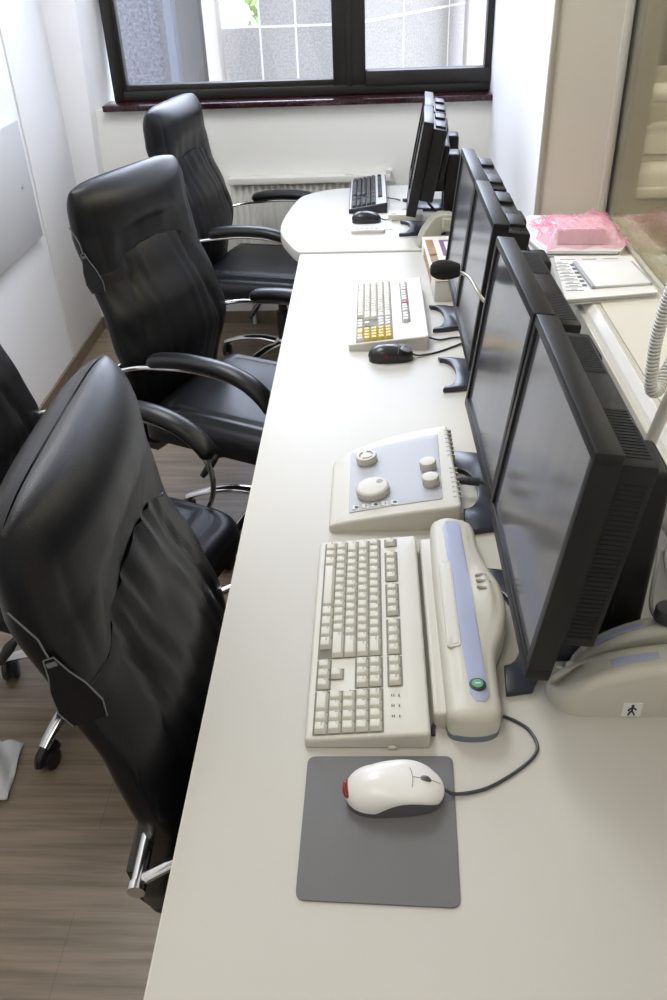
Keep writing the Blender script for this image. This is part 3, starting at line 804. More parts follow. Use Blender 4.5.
def mouse(loc, rz, L, Wd, H, label, top, side, group=None, red=True, wheel=None, seam=True):
    root = empty('computer_mouse', loc, rz); tag(root, label, 'mouse', group)
    mouse_shell(L, Wd, H, .011, .016 if top is not side else 0).build('shell', top, root, angle=60)
    b = MB(); ol = []
    for k in range(40):
        a = 2*PI*k/40; ol.append((L*.485*ssgn(math.cos(a), .75), Wd*.475*ssgn(math.sin(a), .8)*(1-.05*math.cos(math.cos(a)*2))))
    b.slab(ol, 0, lambda x, y: .015 if top is side else .027*(1-.5*(2*x/L)**2), bev=.003, rings=2); b.build('underside', side, root)
    if seam:
        b = MB(); xs = L*.13; p = []
        for j in range(3, 22):
            a = PI*j/24; q = 2*xs/L
            w = Wd/2*(1-abs(q)**2.6)**.5*(1-.10*math.cos(q*2.4-.1)+.04); h = mouse_top(L, Wd, H, .011, xs)-.011
            p.append((xs+.006*math.sin(a)**4, w*math.cos(a)*(1+.03*math.sin(a)), .011+h*math.sin(a)**.72+.0002))
        b.tube(p, .0005, n=6)
        b.tube([(xs+.006+.002*k, 0, mouse_top(L, Wd, H, .011, xs+.006+.002*k)+.0002) for k in range(0, int(L*.3/.002))], .0005, n=6)
        b.build('button_seam', M['mark'], root)
    if wheel:
        b = MB(); xw = L*.29; b.lathe([(0, -.0035), (.009, -.0035), (.0105, 0), (.009, .0035), (0, .0035)], n=20, T=Matrix.Translation((xw, 0, mouse_top(L, Wd, H, .011, xw)-.0075)) @ Matrix.Rotation(PI/2, 4, 'X')); b.build('scroll_wheel', wheel, root)
    if red:
        b = MB(); b.slab([(L*.055*math.cos(2*PI*k/20)*.5, Wd*.20*math.sin(2*PI*k/20)) for k in range(20)], -.003, lambda x, y: .0035*(1-(y/(Wd*.21))**2), bev=.001,
                         T=Matrix.Translation((-L*.487, 0, .021)) @ Matrix.Rotation(math.radians(-72), 4, 'Y')); b.build('tail_light', M['red'], root)
    return root
mp = MB(); mp.prism([(-.0965, .7475), (-.0985, .555)] + [], 0, 0) if False else None
b = MB()
def corner_round(P, r, n=5):
    out = []; k = len(P)
    for i in range(k):
        p = Vector(P[i]); a = (Vector(P[i-1])-p).normalized(); c = (Vector(P[(i+1) % k])-p).normalized()
        for j in range(n+1):
            t = j/n; q = (p+a*r)*(1-t)**2+p*2*t*(1-t)+(p+c*r)*t*t; out.append(tuple(q))
    return out
b.prism(corner_round([(-.094, .545), (.096, .538), (.104, .751), (-.091, .749)], .012), 0, .003, bev=.0008)
pad = b.build('mouse_pad', M['pad']); pad.location = (0, 0, DZ); tag(pad, 'flat grey mouse pad under the white mouse', 'mouse pad')
ms1 = mouse((.024, .686, DZ+.003), math.radians(4), .128, .070, .041, 'white pearl mouse with red tail light on the grey pad', M['mousew'], M['mousedk'], wheel=M['mousedk'])
mi = ms1.matrix_basis.inverted()
b = MB(); rz1 = math.radians(4)
def loc1(x, y, z):
    dx, dy = x-.024, y-.686; return (dx*math.cos(rz1)+dy*math.sin(rz1), -dx*math.sin(rz1)+dy*math.cos(rz1), z-DZ-.003)
b.tube(spline([loc1(.084, .690, .755), loc1(.105, .689, .745), loc1(.148, .702, .7425), loc1(.198, .737, .7425), loc1(.219, .765, .7425), loc1(.213, .795, .7425), loc1(.196, .812, .7425), loc1(.180, .820, .7435)], 8), .0024, n=8); b.build('cable', M['cable'], ms1)
ms2 = mouse((.048, 2.018, DZ), math.radians(4), .118, .062, .040, 'black mouse with grey buttons beside the keyboard with yellow keys', M['mouseblk'], M['mouseblk'], red=False, wheel=M['mousegrey'])
b = MB(); b.slab([(.018*math.cos(2*PI*k/24), .0245*math.sin(2*PI*k/24)) for k in range(24)], 0, lambda x, y: .003*(1-(x/.02)**2-(y/.026)**2), bev=.001, T=Matrix.Translation((.036, 0, .030)) @ Matrix.Rotation(math.radians(17), 4, 'Y')); b.build('buttons', M['mousegrey'], ms2)
b = MB(); b.lathe([(0, .0012), (.004, .0012), (.0045, 0)], n=16, T=Matrix.Translation((-.014, -.0300, .020)) @ Matrix.Rotation(math.radians(62), 4, 'X')); b.build('red_badge', M['red'], ms2)
b = MB(); b.tube(spline([(.055, 0, .012), (.075, .004, .005), (.12, .022, .003), (.165, .05, .003), (.20, .075, .003)], 8), .0026, n=8); b.build('cable', M['cable'], ms2)
b = MB(); b.prism(corner_round([(-.100, 3.125), (.080, 3.128), (.075, 3.318), (-.092, 3.318)], .004), 0, .002); p3 = b.build('mouse_pad', M['paper']); p3.location = (0, 0, DZ+.006); tag(p3, 'thin white mouse pad under the far black mouse', 'mouse pad')
ms3 = mouse((-.018, 3.222, DZ+.008), math.radians(2), .112, .062, .040, 'plain black mouse on the white pad by the black keyboard', M['mouseblk'], M['mouseblk'], red=False, wheel=M['mousegrey'], seam=False)
b = MB(); b.tube(spline([(.052, 0, .012), (.075, .012, .002), (.10, .05, .001), (.112, .09, .001)], 8), .0022, n=8); b.build('cable', M['cable'], ms3)
rm = empty('remote_control', (-.012, 3.098, DZ+.006), math.radians(1)); tag(rm, 'slim white remote control lying in front of the white mouse pad', 'remote control')
b = MB(); b.slab(dense(rrect(-.062, .062, -.020, .020, .010, 4), .02), 0, lambda x, y: .014-.002*(x/.06)**2, bev=.004); b.build('body', M['cream'], rm)
b = MB()
for i in range(5): b.box(-.04+i*.018-.005, -.04+i*.018+.005, -.004, .010, .0125, .0155, bev=.001)
b.build('buttons', M['stripe'], rm)

# ------------------------------------------------------------------ control pod
pod = empty('control_console', (0, 0, DZ)); tag(pod, 'cream wedge shaped control console with four round knobs', 'control console')
po = [(-.083, 1.262), (.0, 1.262), (.08, 1.264), (.161, 1.268), (.163, 1.40), (.157, 1.572), (.11, 1.570), (.03, 1.553), (-.04, 1.523), (-.083, 1.487)]
po = dense(corner_round(po[:1]+po[3:4]+po[5:], .010, 4), .02)
def pz(x, y):
    t = min(1, max(0, (x+.083)/.244)); return .014+.040*t**.75
b = MB(); b.slab(po, 0, pz, bev=.006, rings=6)
for i in range(16):
    if i in (7, 8): continue
    y = 1.30+i*.0165
    b.box(.148, .1628, y-.0015, y+.0015, .034, pz(.157, y)+.0003, mi=1)
b.build('case', [M['cream'], M['mark']], pod)
b = MB(); pp = dense(corner_round([(-.046, 1.290), (.128, 1.297), (.134, 1.535), (-.046, 1.505)], .004, 3), .02)
b.slab(pp, .010, lambda x, y: pz(x, y)+.0016, bev=.001, rings=6); b.build('panel', M['silverpanel'], pod)
def knob(x, y, r, h, nm='knob', dish=False, dot=False):
    z = pz(x, y)+.0012
    bb = MB(); bb.lathe([(r*.93, 0), (r, .002), (r, h-.003), (r*.93, h-.0006), (r*.8, h), (0, h+(.0 if not dish else -.002))], n=40, T=Matrix.Translation((x, y, z)) @ Matrix.Rotation(math.radians(-8), 4, 'Y'))
    kk = bb.build(nm, M['cream'], pod)
    if dot:
        bb = MB(); bb.lathe([(0, .0006), (.006, .0006), (.0065, 0)], n=20, T=Matrix.Translation((x, y, z)) @ Matrix.Rotation(math.radians(-8), 4, 'Y') @ Matrix.Translation((r*.45, r*.4, h))); bb.build('finger_mark', M['mark'], kk)
    if dish:
        bb = MB()
        for a0 in (0, 2.1, 4.2):
            bb.tube([Vector((r*.62*math.cos(a0+t*.25), r*.62*math.sin(a0+t*.25), 0)) for t in range(7)], .0012, n=6)
        bb.build('ring_mark', M['mark'], kk, T=Matrix.Translation((x, y, z)) @ Matrix.Rotation(math.radians(-8), 4, 'Y') @ Matrix.Translation((0, 0, h)))
    return kk
knob(-.012, 1.462, .0215, .017, dish=True)
knob(.000, 1.345, .032, .017, dot=True)
knob(.108, 1.405, .0165, .019); knob(.110, 1.350, .0165, .019)
b = MB()
for i, x in enumerate((-.032, -.014, .004, .022, .040)):
    y = 1.303
    b.box(x-.007, x+.007, y-.006, y+.006, pz(x, y)+.0012, pz(x, y)+.0024)
b.build('symbol_strip', M['paper'], pod)
b = MB()
for i, x in enumerate((-.032, -.014, .004, .022, .040)):
    y = 1.303
    if i in (0, 2, 4): b.lathe([(.0032, 0), (.0040, .0004), (.0032, .0008)], n=16, c=(x, y, pz(x, y)+.0024))
    else: b.box(x-.0008, x+.0008, y-.004, y+.004, pz(x, y)+.0024, pz(x, y)+.003)
    b.box(x-.003+.005, x+.005, y-.0006, y+.0006, pz(x, y)+.0024, pz(x, y)+.003)
b.build('symbols', M['legend'], pod)
b = MB(); b.tube([(.158, 1.385, .034), (.178, 1.384, .034)], .0065, n=12); b.tube([(.170, 1.384, .034), (.182, 1.383, .034)], .008, n=12); b.tube([(.182, 1.383, .034), (.205, 1.381, .032)], .0085, n=12)
b.tube(spline([(.205, 1.381, .032), (.225, 1.378, .028), (.25, 1.376, .026), (.29, 1.38, .03)], 6), .0035, n=8); b.build('cable', M['cable'], pod)

# ------------------------------------------------------------------ intercom with blue stripe
ic = empty('intercom', (0, 0, DZ)); tag(ic, 'cream intercom unit with blue stripe and green button beside the keyboard', 'intercom')
io = [(.098, .800), (.104, .782), (.130, .776), (.158, .780), (.172, .796), (.174, .84), (.178, .90), (.194, .945), (.205, .995), (.203, 1.05), (.190, 1.10), (.180, 1.16), (.178, 1.21), (.170, 1.235), (.140, 1.243), (.112, 1.238), (.100, 1.215), (.097, 1.10), (.097, .95)]
io = [tuple(p)[:2] for p in spline([(*p, 0) for p in io+io[:1]], 4)][:-1]
def iz(x, y):
    return .046+.006*math.exp(-((x-.130)/.030)**2)+.006*gauss(y-1.02, .16)+.010*gauss(x-.182, .022)*gauss(y-1.035, .055)
b = MB(); b.slab(io, .010, iz, bev=.016, rings=8, seg=6); b.build('housing', M['cream'], ic, angle=60)
b = MB(); b.slab([(p[0]*.995+.0007, p[1]*.998+.0015) for p in io], 0, lambda x, y: .012, bev=.001, rings=2); b.build('base', M['bluegrey'], ic)
b = MB(); b.slab(dense(corner_round([(.081, .800), (.110, .800), (.110, 1.205), (.081, 1.203)], .006, 3), .03), .0, lambda x, y: .030+.15*max(0, x-.095), bev=.005, rings=3); b.build('side_flange', M['cream'], ic)
st = [(.127, 1.222), (.150, 1.222), (.152, 1.21), (.157, .815), (.150, .803), (.138, .803), (.131, .815), (.127, .92), (.1265, 1.08), (.122, 1.10), (.121, 1.205)]
def ontop(poly, off, name, m, th=.0012):
    bb = MB(); bb.slab(dense(poly, .012), .02, lambda x, y: iz(x, y)+off, bev=.0004, rings=4, seg=1); return bb.build(name, m, ic)
ontop(st, .0009, 'stripe', M['stripe'])
ontop(rrect(.1065, .1262, .905, 1.105, .006, 4), .0016, 'slot_frame', M['cream'])
ontop(rrect(.1095, .1235, .910, 1.100, .006, 4), .0022, 'slot', M['slot'])
bt = MB(); bt.lathe([(0, .0025), (.010, .0025), (.0118, .0015), (.012, 0)], n=28, c=(.1425, .832, iz(.1425, .832)+.0008)); bo = bt.build('button', M['dark'], ic)
bt = MB(); bt.lathe([(0, .0014), (.0075, .0014), (.008, 0)], n=24, c=(.1425, .832, iz(.1425, .832)+.0030)); bt.build('button_face', M['green'], bo)
bt = MB(); bt.box(.1385, .1465, .831, .833, iz(.1425, .832)+.0042, iz(.1425, .832)+.0050); bt.build('button_symbol', M['paper'], bo)
b = MB()
for k, (x, y, l, a) in enumerate(((.172, 1.066, .010, .25), (.174, 1.048, .012, .05), (.174, 1.030, .012, -.1))):
    b.slab([(l*math.cos(2*PI*q/14), .0030*math.sin(2*PI*q/14)) for q in range(14)], -.004, lambda x, y: .0009, bev=.0003, rings=2, seg=1,
           T=Matrix.Translation((x, y, iz(x, y)+.0004)) @ Matrix.Rotation(math.radians(12), 4, 'Y') @ Matrix.Rotation(a, 4, 'Z'))
b.build('speaker_slits', M['mark'], ic)
b = MB(); b.tube(spline([(.086, .812, .006), (.081, .798, .004), (.080, .785, .004)], 4), .003, n=8); b.build('cable', M['cable'], ic)

# ------------------------------------------------------------------ monitors
GM = 'black flat monitors along the desk'
def monitor(label, xb, xt, yc, w, zb, zt, foot_half, foot_x, neck, yaw=0.0, neck_top=1.03, z0=DZ, blocks=True, rear=.85, cc=.86):
    root = empty('monitor', (xb, yc, z0), yaw); tag(root, label, 'monitor', GM)
    H = math.hypot(zt-zb, xt-xb); th = math.atan2(xt-xb, zt-zb)
    T = Matrix.Translation((0, 0, zb-z0)) @ Matrix.Rotation(th, 4, 'Y')
    # front bezel: four rails with a slanted inner lip (panel local: x back, y width, z up)
    bz = .016; hw = w/2
    b = MB()
    b.box(0, .034, -hw, hw, 0, bz+.006, bev=.003, T=T); b.box(0, .034, -hw, hw, H-bz, H, bev=.003, T=T)
    b.box(0.0004, .0336, -hw+.0004, -hw+bz, bz-.002, H-bz+.004, bev=.0006, T=T); b.box(0.0004, .0336, hw-bz, hw-.0004, bz-.002, H-bz+.004, bev=.0006, T=T)
    b.box(.008, .034, -hw+.01, hw-.01, .01, H-.01, T=T)
    b.build('bezel', M['monblack'], root)
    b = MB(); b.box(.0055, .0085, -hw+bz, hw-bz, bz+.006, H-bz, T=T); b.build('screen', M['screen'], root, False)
    b = MB()
    b.box(.0335, .082, -hw+.012, hw-.012, .055, H-.018, bev=.005, T=T)
    if blocks:
        for s in (-1, 1): b.box(.042, .076, s*hw*.50-.040, s*hw*.50+.040, H-.022, H-.011, bev=.002, T=T)
    b.box(.082, .105, -.10, .10, .12, H-.07, bev=.008, T=T)
    for k in range(34):
        z = .07+k*(H-.11)/34
        b.box(.042, .074, -hw+.0112, -hw+.0125, z, z+.0035, T=T, mi=1); b.box(.042, .074, hw-.0125, hw-.0112, z, z+.0035, T=T, mi=1)
    for k in range(16):
        y = -hw+.03+k*(w*.30)/16
        b.box(.045, .076, y, y+.005, H-.0185, H-.0172, T=T, mi=1); b.box(.045, .076, -y-.005, -y, H-.0185, H-.0172, T=T, mi=1)
    b.build('rear_housing', [M['monblack'], M['vent']], root)
    nx0, nx1, nw = neck
    b = MB(); b.box(nx0, nx1, -nw, nw, .012, neck_top-z0, bev=.010, seg=3); 
    # arm between neck and panel
    cz = (neck_top-z0)-.075
    b.box(.06, nx0+.01, -.04, .04, cz-.05, cz+.05, bev=.006)
    b.build('stand_neck', M['monblack'], root)
    fh = foot_half; tipx = foot_x
    pts = []
    n = 14
    for k in range(n+1):
        a = -PI/2+PI*k/n
        pts.append((tipx+.034*math.cos(a)**.9 if abs(math.cos(a)) > 1e-9 else tipx, fh*cc*math.sin(a)))
    pts = [(tipx-.004, -fh)]+pts+[(tipx-.004, fh), (tipx+.035, fh*.95), (tipx+.068, fh*rear), (nx1+.01, fh*rear*.95), (nx1+.02, fh*rear*.8), (nx1+.02, -fh*rear*.8), (nx1+.01, -fh*rear*.95), (tipx+.068, -fh*rear), (tipx+.035, -fh*.95)]
    b = MB(); b.prism(pts, 0, .013, bev=.003); b.build('foot', M['monfoot'], root)
    return root
m4 = monitor('nearest black monitor, beside the cream intercom with blue stripe', .197, .243, 1.000, .402, .838, 1.187, +.143, -.004, (.150, .200, .05), neck_top=1.06, blocks=False, rear=.50, cc=.62)
m3 = monitor('second nearest black monitor, in front of the gooseneck microphone', .195, .236, 1.392, .378, .838, 1.187, .143, -.026, (.150, .200, .05), yaw=math.radians(1.2), neck_top=1.05, blocks=False, rear=.9, cc=.5)
m2_ = monitor('black monitor third from the camera, right of the keyboard with yellow keys', .212, .247, 1.912, .356, .838, 1.165, .090, -.040, (.140, .190, .048), neck_top=1.04)
m1 = monitor('black monitor fourth from the camera, beside the brown printed carton', .213, .247, 2.272, .356, .838, 1.163, .090, -.043, (.140, .190, .048), neck_top=1.03)
c2 = monitor('near one of the two black monitors on the end table', .127, .182, 3.115, .304, .838, 1.140, .082, -.020, (.130, .185, .048), yaw=math.radians(-3), neck_top=1.015, z0=DZ+.006)
c1 = monitor('far one of the two black monitors, closest to the window', .146, .201, 3.422, .304, .838, 1.140, .082, -.020, (.130, .185, .048), yaw=math.radians(-3), neck_top=1.015, z0=DZ+.006)
b = MB(); b.tube(spline([(.16, .10, .003), (.10, .09, .05), (.075, .06, .09), (.085, .02, .12)], 7), .005, n=8); b.build('cable', M['cable'], c2)

# ------------------------------------------------------------------ gooseneck microphone
mc = empty('microphone', (.40, 1.655, DZ)); tag(mc, 'gooseneck microphone with black foam windscreen between the monitors', 'microphone')
def L3(x, y, z): return (x-.40, y-1.655, z-DZ)
b = MB(); b.tube(spline([L3(.40, 1.655, .76), L3(.40, 1.655, .86), L3(.36, 1.655, .95), L3(.29, 1.655, .995), L3(.245, 1.656, 1.018), L3(.222, 1.662, 1.038), L3(.206, 1.70, 1.058), L3(.195, 1.722, 1.064), L3(.180, 1.733, 1.067)], 7), .0035, n=10); b.build('gooseneck', M['steel'], mc)
b = MB(); b.lathe([(.0, .028), (.02, .028), (.045, .018), (.05, 0)], n=24); b.build('base', M['blackplast'], mc)
b = MB()
prof = [(0, -.030), (.009, -.029), (.015, -.024), (.0195, -.014), (.021, -.002), (.0195, .012), (.016, .024), (.0135, .031), (.008, .0325), (0, .0325)]
b.lathe(prof, n=28, T=Matrix.Translation(L3(.152, 1.738, 1.070)) @ Matrix.Rotation(math.radians(90), 4, 'Y') @ Matrix.Rotation(math.radians(8), 4, 'X')); b.build('windscreen', M['foam'], mc)

# ------------------------------------------------------------------ unit with the walking man sticker
un = empty('desk_intercom', (.246, .822, DZ)); tag(un, 'cream rounded desk unit with walking man sticker behind the nearest monitor', 'desk unit')
A = .215; cxu = A+.002
def hump(h, cx, ax, z1=.016): return lambda x, y: z1+(h-z1)*max(0, 1-abs((x-cx)/ax)**2.3)**.62
def dshape(x0, x1, y0, y1, r0, r1): return dense(rrect(x0, x1, y0, y1, (r1, r0, r0, r1), 8), .010)
hh = hump(.098, cxu, A); hc = hump(.060, cxu+.015, A*.86); hb = hump(.112, cxu+.018, A*.88)
b = MB(); b.slab(dshape(cxu-A, cxu+A, .0, .056, .006, .046), 0, hh, bev=.015, rings=6, seg=6); b.build('housing', M['cream'], un, angle=60)
b = MB(); b.slab(dshape(cxu-A*.84, cxu+A*.86, .050, .070, .004, .004), 0, hc, bev=.004, rings=3); b.build('channel', M['slot'], un)
b = MB(); b.slab(dshape(cxu-A*.84, cxu+A*.9, .066, .102, .012, .012), 0, hb, bev=.012, rings=6, seg=6); b.build('handle', M['cream'], un, angle=60)
def inlay(x0, x1, y0, y1, fz):
    bb = MB(); bb.slab(dense(rrect(x0, x1, y0, y1, .002, 2), .008), .05, lambda x, y: fz(x, y)+.0012, bev=.0004, rings=2, seg=1); return bb.build('blue_inlay', M['stripe'], un)
inlay(.080, .142, .020, .033, hh); inlay(.075, .135, .080, .089, hb)
b = MB(); b.lathe([(0, .020), (.016, .020), (.018, .017), (.018, 0)], n=28, c=(.165, .083, .110)); b.build('knob', M['dark'], un)
b = MB(); b.box(.098, .124, -.0012, .0, .003, .029); sk = b.build('sticker', M['paper'], un, False)
b = MB()
mx_, mz_ = .111, .016
b.lathe([(0, 0), (.0022, 0), (.0022, .0006), (0, .0006)], n=14, T=Matrix.Translation((mx_, -.0012, mz_+.0085)) @ Matrix.Rotation(PI/2, 4, 'X'))
for pa in ([(mx_, mz_+.006), (mx_-.0002, mz_-.001)], [(mx_, mz_-.001), (mx_-.003, mz_-.005), (mx_-.0042, mz_-.010)], [(mx_, mz_-.001), (mx_+.002, mz_-.005), (mx_+.0045, mz_-.0095)], [(mx_, mz_+.005), (mx_-.004, mz_+.002), (mx_-.005, mz_-.001)], [(mx_, mz_+.005), (mx_+.0035, mz_+.003), (mx_+.0055, mz_+.001)]):
    b.tube([(p[0], -.0016, p[1]) for p in pa], .0013, n=6)
b.build('walking_man', M['dark'], sk)
# clear clip and white hook wire at the left of the unit
b = MB(); b.tube(spline([(.016, .060, .038), (.030, .056, .034), (.036, .050, .022), (.028, .046, .014), (.020, .048, .022), (.028, .054, .034), (.06, .058, .044), (.085, .060, .046)], 8), .0018, n=8); b.build('hook_wire', M['wcable'], un)
b = MB(); b.slab([(.021*math.cos(2*PI*k/24)+.096, .014*math.sin(2*PI*k/24)+.062) for k in range(24)], .036, lambda x, y: .060, bev=.008, rings=3); b.build('wire_plug', M['cream'], un)

# loose cables behind the monitors
def cable(name, pts, r, m, label, group=None):
    bb = MB(); bb.tube(spline(pts, 8), r, n=8); o = bb.build(name, m); tag(o, label, 'cable', group); return o
cable('power_cable', [(.505, .93, .745), (.47, .97, .79), (.44, 1.01, .86), (.445, 1.03, .90), (.47, 1.05, .90), (.50, 1.1, .80), (.51, 1.2, .7445)], .0042, M['wcable'], 'thick white cable looping behind the nearest monitor')
cable('power_cable', [(.50, .955, .7435), (.46, .99, .76), (.42, .985, .80), (.46, 1.10, .82), (.50, 1.25, .7435)], .0035, M['gcable'], 'grey cable lying behind the nearest monitor')

# ------------------------------------------------------------------ coiled cord and beige tube
path = spline([(.534, 1.12, 1.50), (.528, 1.30, 1.32), (.522, 1.42, 1.17), (.516, 1.45, 1.05), (.518, 1.45, .97), (.526, 1.455, .928), (.546, 1.47, .922), (.565, 1.50, .95), (.62, 1.56, 1.02), (.70, 1.62, 1.12), (GX-.006, 1.66, 1.20)], 60)
# resample by length
ln = [0]
for a, c in zip(path, path[1:]): ln.append(ln[-1]+(c-a).length)
tot = ln[-1]; turns = int(tot/.0072); NP = turns*12; hel = []; j = 0; pu = Vector((0, 1, 0))
for i in range(NP+1):
    d = tot*i/NP
    while j < len(ln)-2 and ln[j+1] < d: j += 1
    t = (d-ln[j])/max(1e-9, ln[j+1]-ln[j]); p = path[j].lerp(path[j+1], t); dr = (path[min(j+2, len(path)-1)]-path[max(0, j-1)]).normalized()
    pu = (pu-dr*pu.dot(dr)).normalized(); w_ = dr.cross(pu); a = 2*PI*i/12
    hel.append(p+(pu*math.cos(a)+w_*math.sin(a))*.0095)
b = MB(); b.tube(hel, .0030, n=6); cc = b.build('coiled_cord', M['wcable'], None, angle=80); tag(cc, 'white coiled telephone cord hanging in front of the ledge', 'cord')
b = MB(); b.tube(spline([(.455, 1.25, .7485), (.4585, 1.25, .84), (.463, 1.25, .905), (.474, 1.25, .97), (.485, 1.24, 1.04), (.505, 1.20, 1.16), (.534, 1.10, 1.35)], 8), .0105, n=14); tb = b.build('cable_tube', M['kbframe']); tag(tb, 'beige cable tube rising from the desk in front of the ledge', 'tube')

# ------------------------------------------------------------------ things on the ledge
LZ = .860
def quad_prism(P, z0, z1, r=.002, bev=.0): 
    bb = MB(); bb.prism(corner_round(P, r, 2), z0, z1, bev=bev); return bb
def papers(name, label, P, z0, z1, n, cat, top=None, seed=1):
    rnd = random.Random(seed)
    root = empty(name, (0, 0, 0)); tag(root, label, cat)
    h = (z1-z0)/n
    for k in range(n):
        dx, dy = rnd.uniform(-.006, .006), rnd.uniform(-.006, .006)
        Q = [(p[0]+dx, p[1]+dy) for p in P]
        b2 = quad_prism(Q, z0+k*h+.0002, z0+(k+1)*h-.0002); b2.build('sheet', M['paper'] if k % 2 == 0 or k == n-1 else M['paperedge'], root, False)
    return root
ps1 = papers('paper_stack', 'stack of papers lying under the pink plastic bag', [(.470, 2.565), (.497, 2.420), (.700, 2.405), (.735, 2.475), (.73, 2.76), (.50, 2.78)], LZ, .884, 6, 'papers', seed=3)
ps2 = papers('paper_stack', 'stack of printed papers on the ledge, in front of the pink bag', [(.513, 2.395), (.481, 2.058), (.722, 2.098), (.729, 2.385)], LZ, .876, 5, 'papers', seed=5)
b = MB()
for i in range(9):
    y = 2.12+i*.026
    b.box(.500+(i % 3)*.004, .545, y, y+.003, .8762, .8765); b.box(.515, .53+.008*(i % 2), y+.010, y+.0125, .8762, .8765)
for i in range(3): b.box(.53+.06*i, .57+.06*i, 2.362, 2.365, .8762, .8765)
for i in range(6): b.box(.5485, .560, 2.15+i*.032, 2.165+i*.032, .8762, .8766)
b.build('printed_lines', M['legend'], ps2, False)
nb = empty('notebook', (0, 0, 0)); tag(nb, 'white notebook with grey binding lying on the printed papers', 'notebook')
b = quad_prism([(.563, 2.325), (.574, 2.132), (.722, 2.150), (.714, 2.318)], .8772, .8830, bev=.0008); b.build('pages', M['paper'], nb)
b = quad_prism([(.556, 2.327), (.566, 2.128), (.576, 2.129), (.567, 2.328)], .8768, .8838, bev=.0006); b.build('spine', M['binder'], nb)
b = quad_prism([(.712, 2.318), (.721, 2.148), (.727, 2.149), (.718, 2.319)], .8768, .8836, bev=.0006); b.build('edge', M['binder'], nb)
# white box wrapped in pink film
PB = [(.538, 2.470), (.672, 2.462), (.685, 2.585), (.551, 2.593)]
b = quad_prism(PB, .8845, .930, r=.004, bev=.002); bx = b.build('cardboard_box', M['pinkbox']); tag(bx, 'white cardboard box wrapped inside the pink plastic bag', 'box')
NX, NY = 64, 56
rnd = random.Random(11)
fold = [(rnd.uniform(0, 2*PI), rnd.uniform(30, 120), rnd.uniform(0, 6.28)) for _ in range(14)]
t = bmesh.new(); grid = []
def inbox(x, y):
    dx = max(.535-x, 0, x-.690); dy = max(2.458-y, 0, y-2.598); return math.hypot(dx, dy)
for i in range(NX+1):
    row = []
    for j in range(NY+1):
        x = .498+.244*i/NX; y = 2.43+.31*j/NY
        # outline wobble
        u = 2*i/NX-1; v_ = 2*j/NY-1
        x += .010*math.sin(v_*7+1)*abs(u)**3; y += .012*math.sin(u*8)*abs(v_)**3
        d = inbox(x, y)
        cr = sum(abs(math.sin((math.cos(a)*x+math.sin(a)*y)*fr+ph)) for a, fr, ph in fold)/14-.62
        z = .888+.046*math.exp(-(d/.030)**2)+cr*.06*(1 if d > .004 else .25)
        z = max(.8862, z)
        if d < .012: z = max(z, .9325)
        z += .016*gauss(x-.665, .02)*gauss(y-2.60, .03)
        if abs(u) > .97 or abs(v_) > .97: z = .8862
        row.append(t.verts.new((x, y, z)))
    grid.append(row)
for i in range(NX):
    for j in range(NY): t.faces.new((grid[i][j], grid[i+1][j], grid[i+1][j+1], grid[i][j+1]))
m = MB(); m.bm.free(); m.bm = t; bg = m.build('plastic_bag', M['film'], None, angle=28); tag(bg, 'crumpled translucent pink plastic bag around the white box', 'bag')

# ------------------------------------------------------------------ things by the far monitors
ct = empty('carton', (.205, 2.66, DZ)); ct.rotation_euler = (0, 0, math.radians(2)); tag(ct, 'white carton with brown printed top between the monitors and end table', 'carton')
def at2(x, y): return (x-.205, y-2.66)
ct.location = (.208, 2.62, DZ)
b = MB(); b.box(-.030, .085, -.205, .235, 0, .060, bev=.002); b.build('box', M['carton'], ct)
b = MB(); b.box(-.030, .085, -.206, -.170, .0600, .0625, bev=.001); b.box(-.024, .0, -.13, .02, .0625, .0645); b.box(-.024, .0, .035, .185, .0625, .0645); b.box(-.0315, -.030, -.10, .15, .02, .05); b.build('printed_flap', M['brown'], ct)
b = MB(); b.box(.02, .08, .03, .18, .0625, .0640); b.build('purple_picture', M['purple'], ct)
b = MB(); b.box(.034, .056, .05, .16, .0641, .0650); b.build('picture_white_strip', M['paper'], ct)  # white strip laid on the purple picture

hd = empty('barcode_scanner', (.165, 2.93, DZ+.006), math.radians(12)); tag(hd, 'grey beige handheld scanner standing in front of the far monitors', 'scanner')
TX = Matrix(((1, 0, 0, 0), (0, 0, -1, 0), (0, 1, 0, 0), (0, 0, 0, 1)))
b = MB(); b.prism(corner_round([(-.010, .001), (.065, .001), (.070, .045), (.115, .055), (.12, .102), (.075, .108), (.045, .098), (.012, .055)], .008, 3), -.026, .026, bev=.006, seg=3, T=TX); b.build('handle', M['grbeige'], hd)
b = MB(); b.prism(corner_round([(.070, .052), (.150, .040), (.152, .082), (.072, .098)], .010, 3), -.034, .034, bev=.007, seg=3, T=TX); b.build('head', M['grbeige'], hd)
b = MB(); b.slab(dense(rrect(.035, .15, -.032, .032, .015, 5), .02), 0.001, lambda x, y: .016, bev=.005); b.box(.10, .125, -.02, .02, .012, .045, bev=.004); b.build('stand', M['grbeige'], hd)
wb = empty('hub_box', (.095, 3.265, DZ+.006), math.radians(-3)); tag(wb, 'flat cream box under the far monitors beside the black keyboard', 'box')
b = MB(); b.box(-.03, .10, -.035, .035, 0, .024, bev=.003); b.build('case', M['cream'], wb)
b = MB(); b.box(-.018, .0, -.028, -.020, .0238, .0246); b.build('logo_strip', M['legend'], wb)

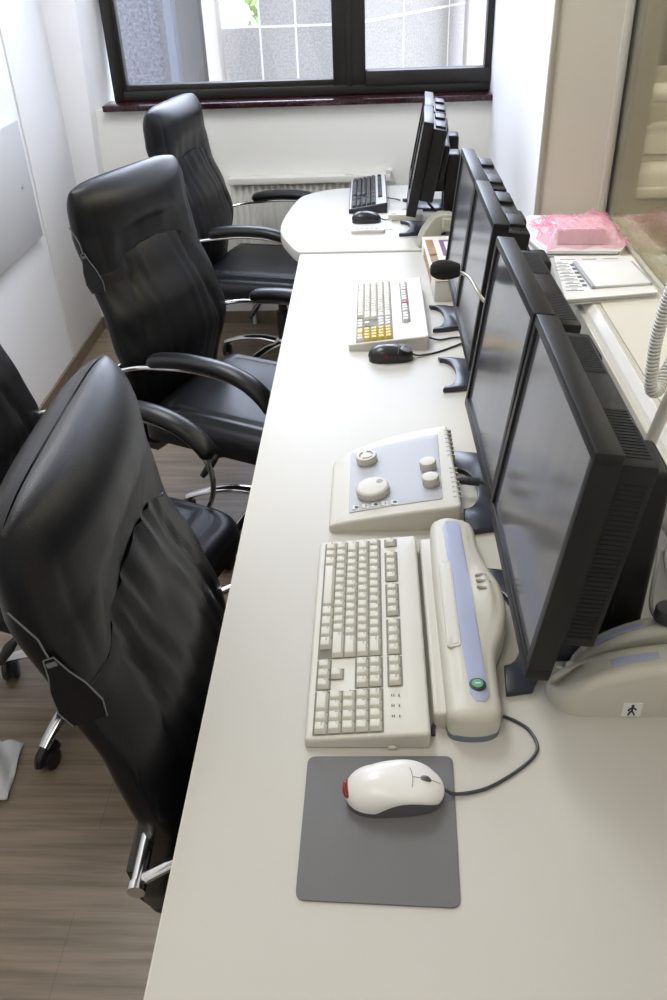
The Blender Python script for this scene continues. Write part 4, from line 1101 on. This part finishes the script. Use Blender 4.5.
# white cloth lying at the left edge
t = bmesh.new(); g = []
for i in range(31):
    row = []
    for j in range(31):
        u = i/30; v_ = j/30
        x = -1.06+.20*u-.02*v_; y = 1.16+.17*v_+.05*u
        z = .004+.13*max(0, 1-u*1.04)**.8*(.75+.25*math.sin(v_*9+u*3))+.010*abs(math.sin(u*14+v_*5))
        row.append(t.verts.new((x, y, z)))
    g.append(row)
for i in range(30):
    for j in range(30): t.faces.new((g[i][j], g[i+1][j], g[i+1][j+1], g[i][j+1]))
m = MB(); m.bm.free(); m.bm = t; cl = m.build('cloth', M['cloth'], None, angle=80)
sm = cl.modifiers.new('thickness', 'SOLIDIFY'); sm.thickness = .003; tag(cl, 'white crumpled cloth on the floor at the left edge', 'cloth')

# ------------------------------------------------------------------ place the chairs
ch1.location = (.004, .962, 0); ch1.rotation_euler = (0, 0, math.radians(1))
chB = dup(ch1, (-.69, 1.60, 0), math.radians(-20), 'black leather office chair mostly hidden behind the nearest chair at the left edge', GC, skip=('tag',))
ch2 = dup(ch1, (-.337, 2.355, 0), math.radians(-25), 'black leather office chair in the middle, turned from the desk, tag on its side', GC)
ch3 = dup(ch1, (-.400, 3.61, 0), math.radians(-12), 'black leather office chair farthest away, by the radiator and end table', GC, skip=('tag',))
for c in ch3.children:
    if c.name.split('.')[0] in ('leg', 'caster'): c.rotation_euler = (0, 0, math.radians(-23))
for c in ch1.children:
    if c.name.split('.')[0] in ('headrest', 'backrest', 'tag'): c.scale = (1, 1, 1.03)

# ------------------------------------------------------------------ light
wd = bpy.data.worlds.new('sky'); bpy.context.scene.world = wd; wd.use_nodes = True
nt = wd.node_tree; bgn = nt.nodes['Background']; bgn.inputs['Color'].default_value = (.82, .90, 1, 1); bgn.inputs['Strength'].default_value = 3.6
def area(name, loc, rot, sx, sy, power, col):
    l = bpy.data.lights.new(name, 'AREA'); l.shape = 'RECTANGLE'; l.size = sx; l.size_y = sy; l.energy = power; l.color = col
    o = bpy.data.objects.new(name, l); C.objects.link(o); o.location = loc; o.rotation_euler = rot; return o
area('daylight', (-.3, 4.75, 2.12), (math.radians(-80), 0, 0), 2.2, 1.2, 75, (.76, .85, 1))
area('fill_light_far', (-.60, 2.5, 2.72), (0, 0, 0), .6, 1.2, 25, (.97, .98, 1))  # fill added to brighten the walls, no known fixture
area('fill_light_near', (-.45, .2, 2.72), (0, 0, 0), .6, 1.2, 9, (1, .91, .74))  # warm fill added for the near desk, no known fixture
area('scanner_room_fill', (2.0, 3.0, 2.7), (0, 0, 0), 1, 1, 70, (1, .95, .82))  # unseen fill added to brighten the room behind the glass
area('scanner_room_fill', (1.7, 1.2, 2.7), (0, 0, 0), 1, 1, 60, (1, .95, .82))  # second unseen fill, added for the reveal and the rack front
sc = bpy.context.scene
sc.view_settings.view_transform = 'Standard'; sc.view_settings.look = 'None'; sc.view_settings.exposure = 0.34
sc.cycles.use_denoising = True
sc.cycles.max_bounces = 10; sc.cycles.transparent_max_bounces = 16
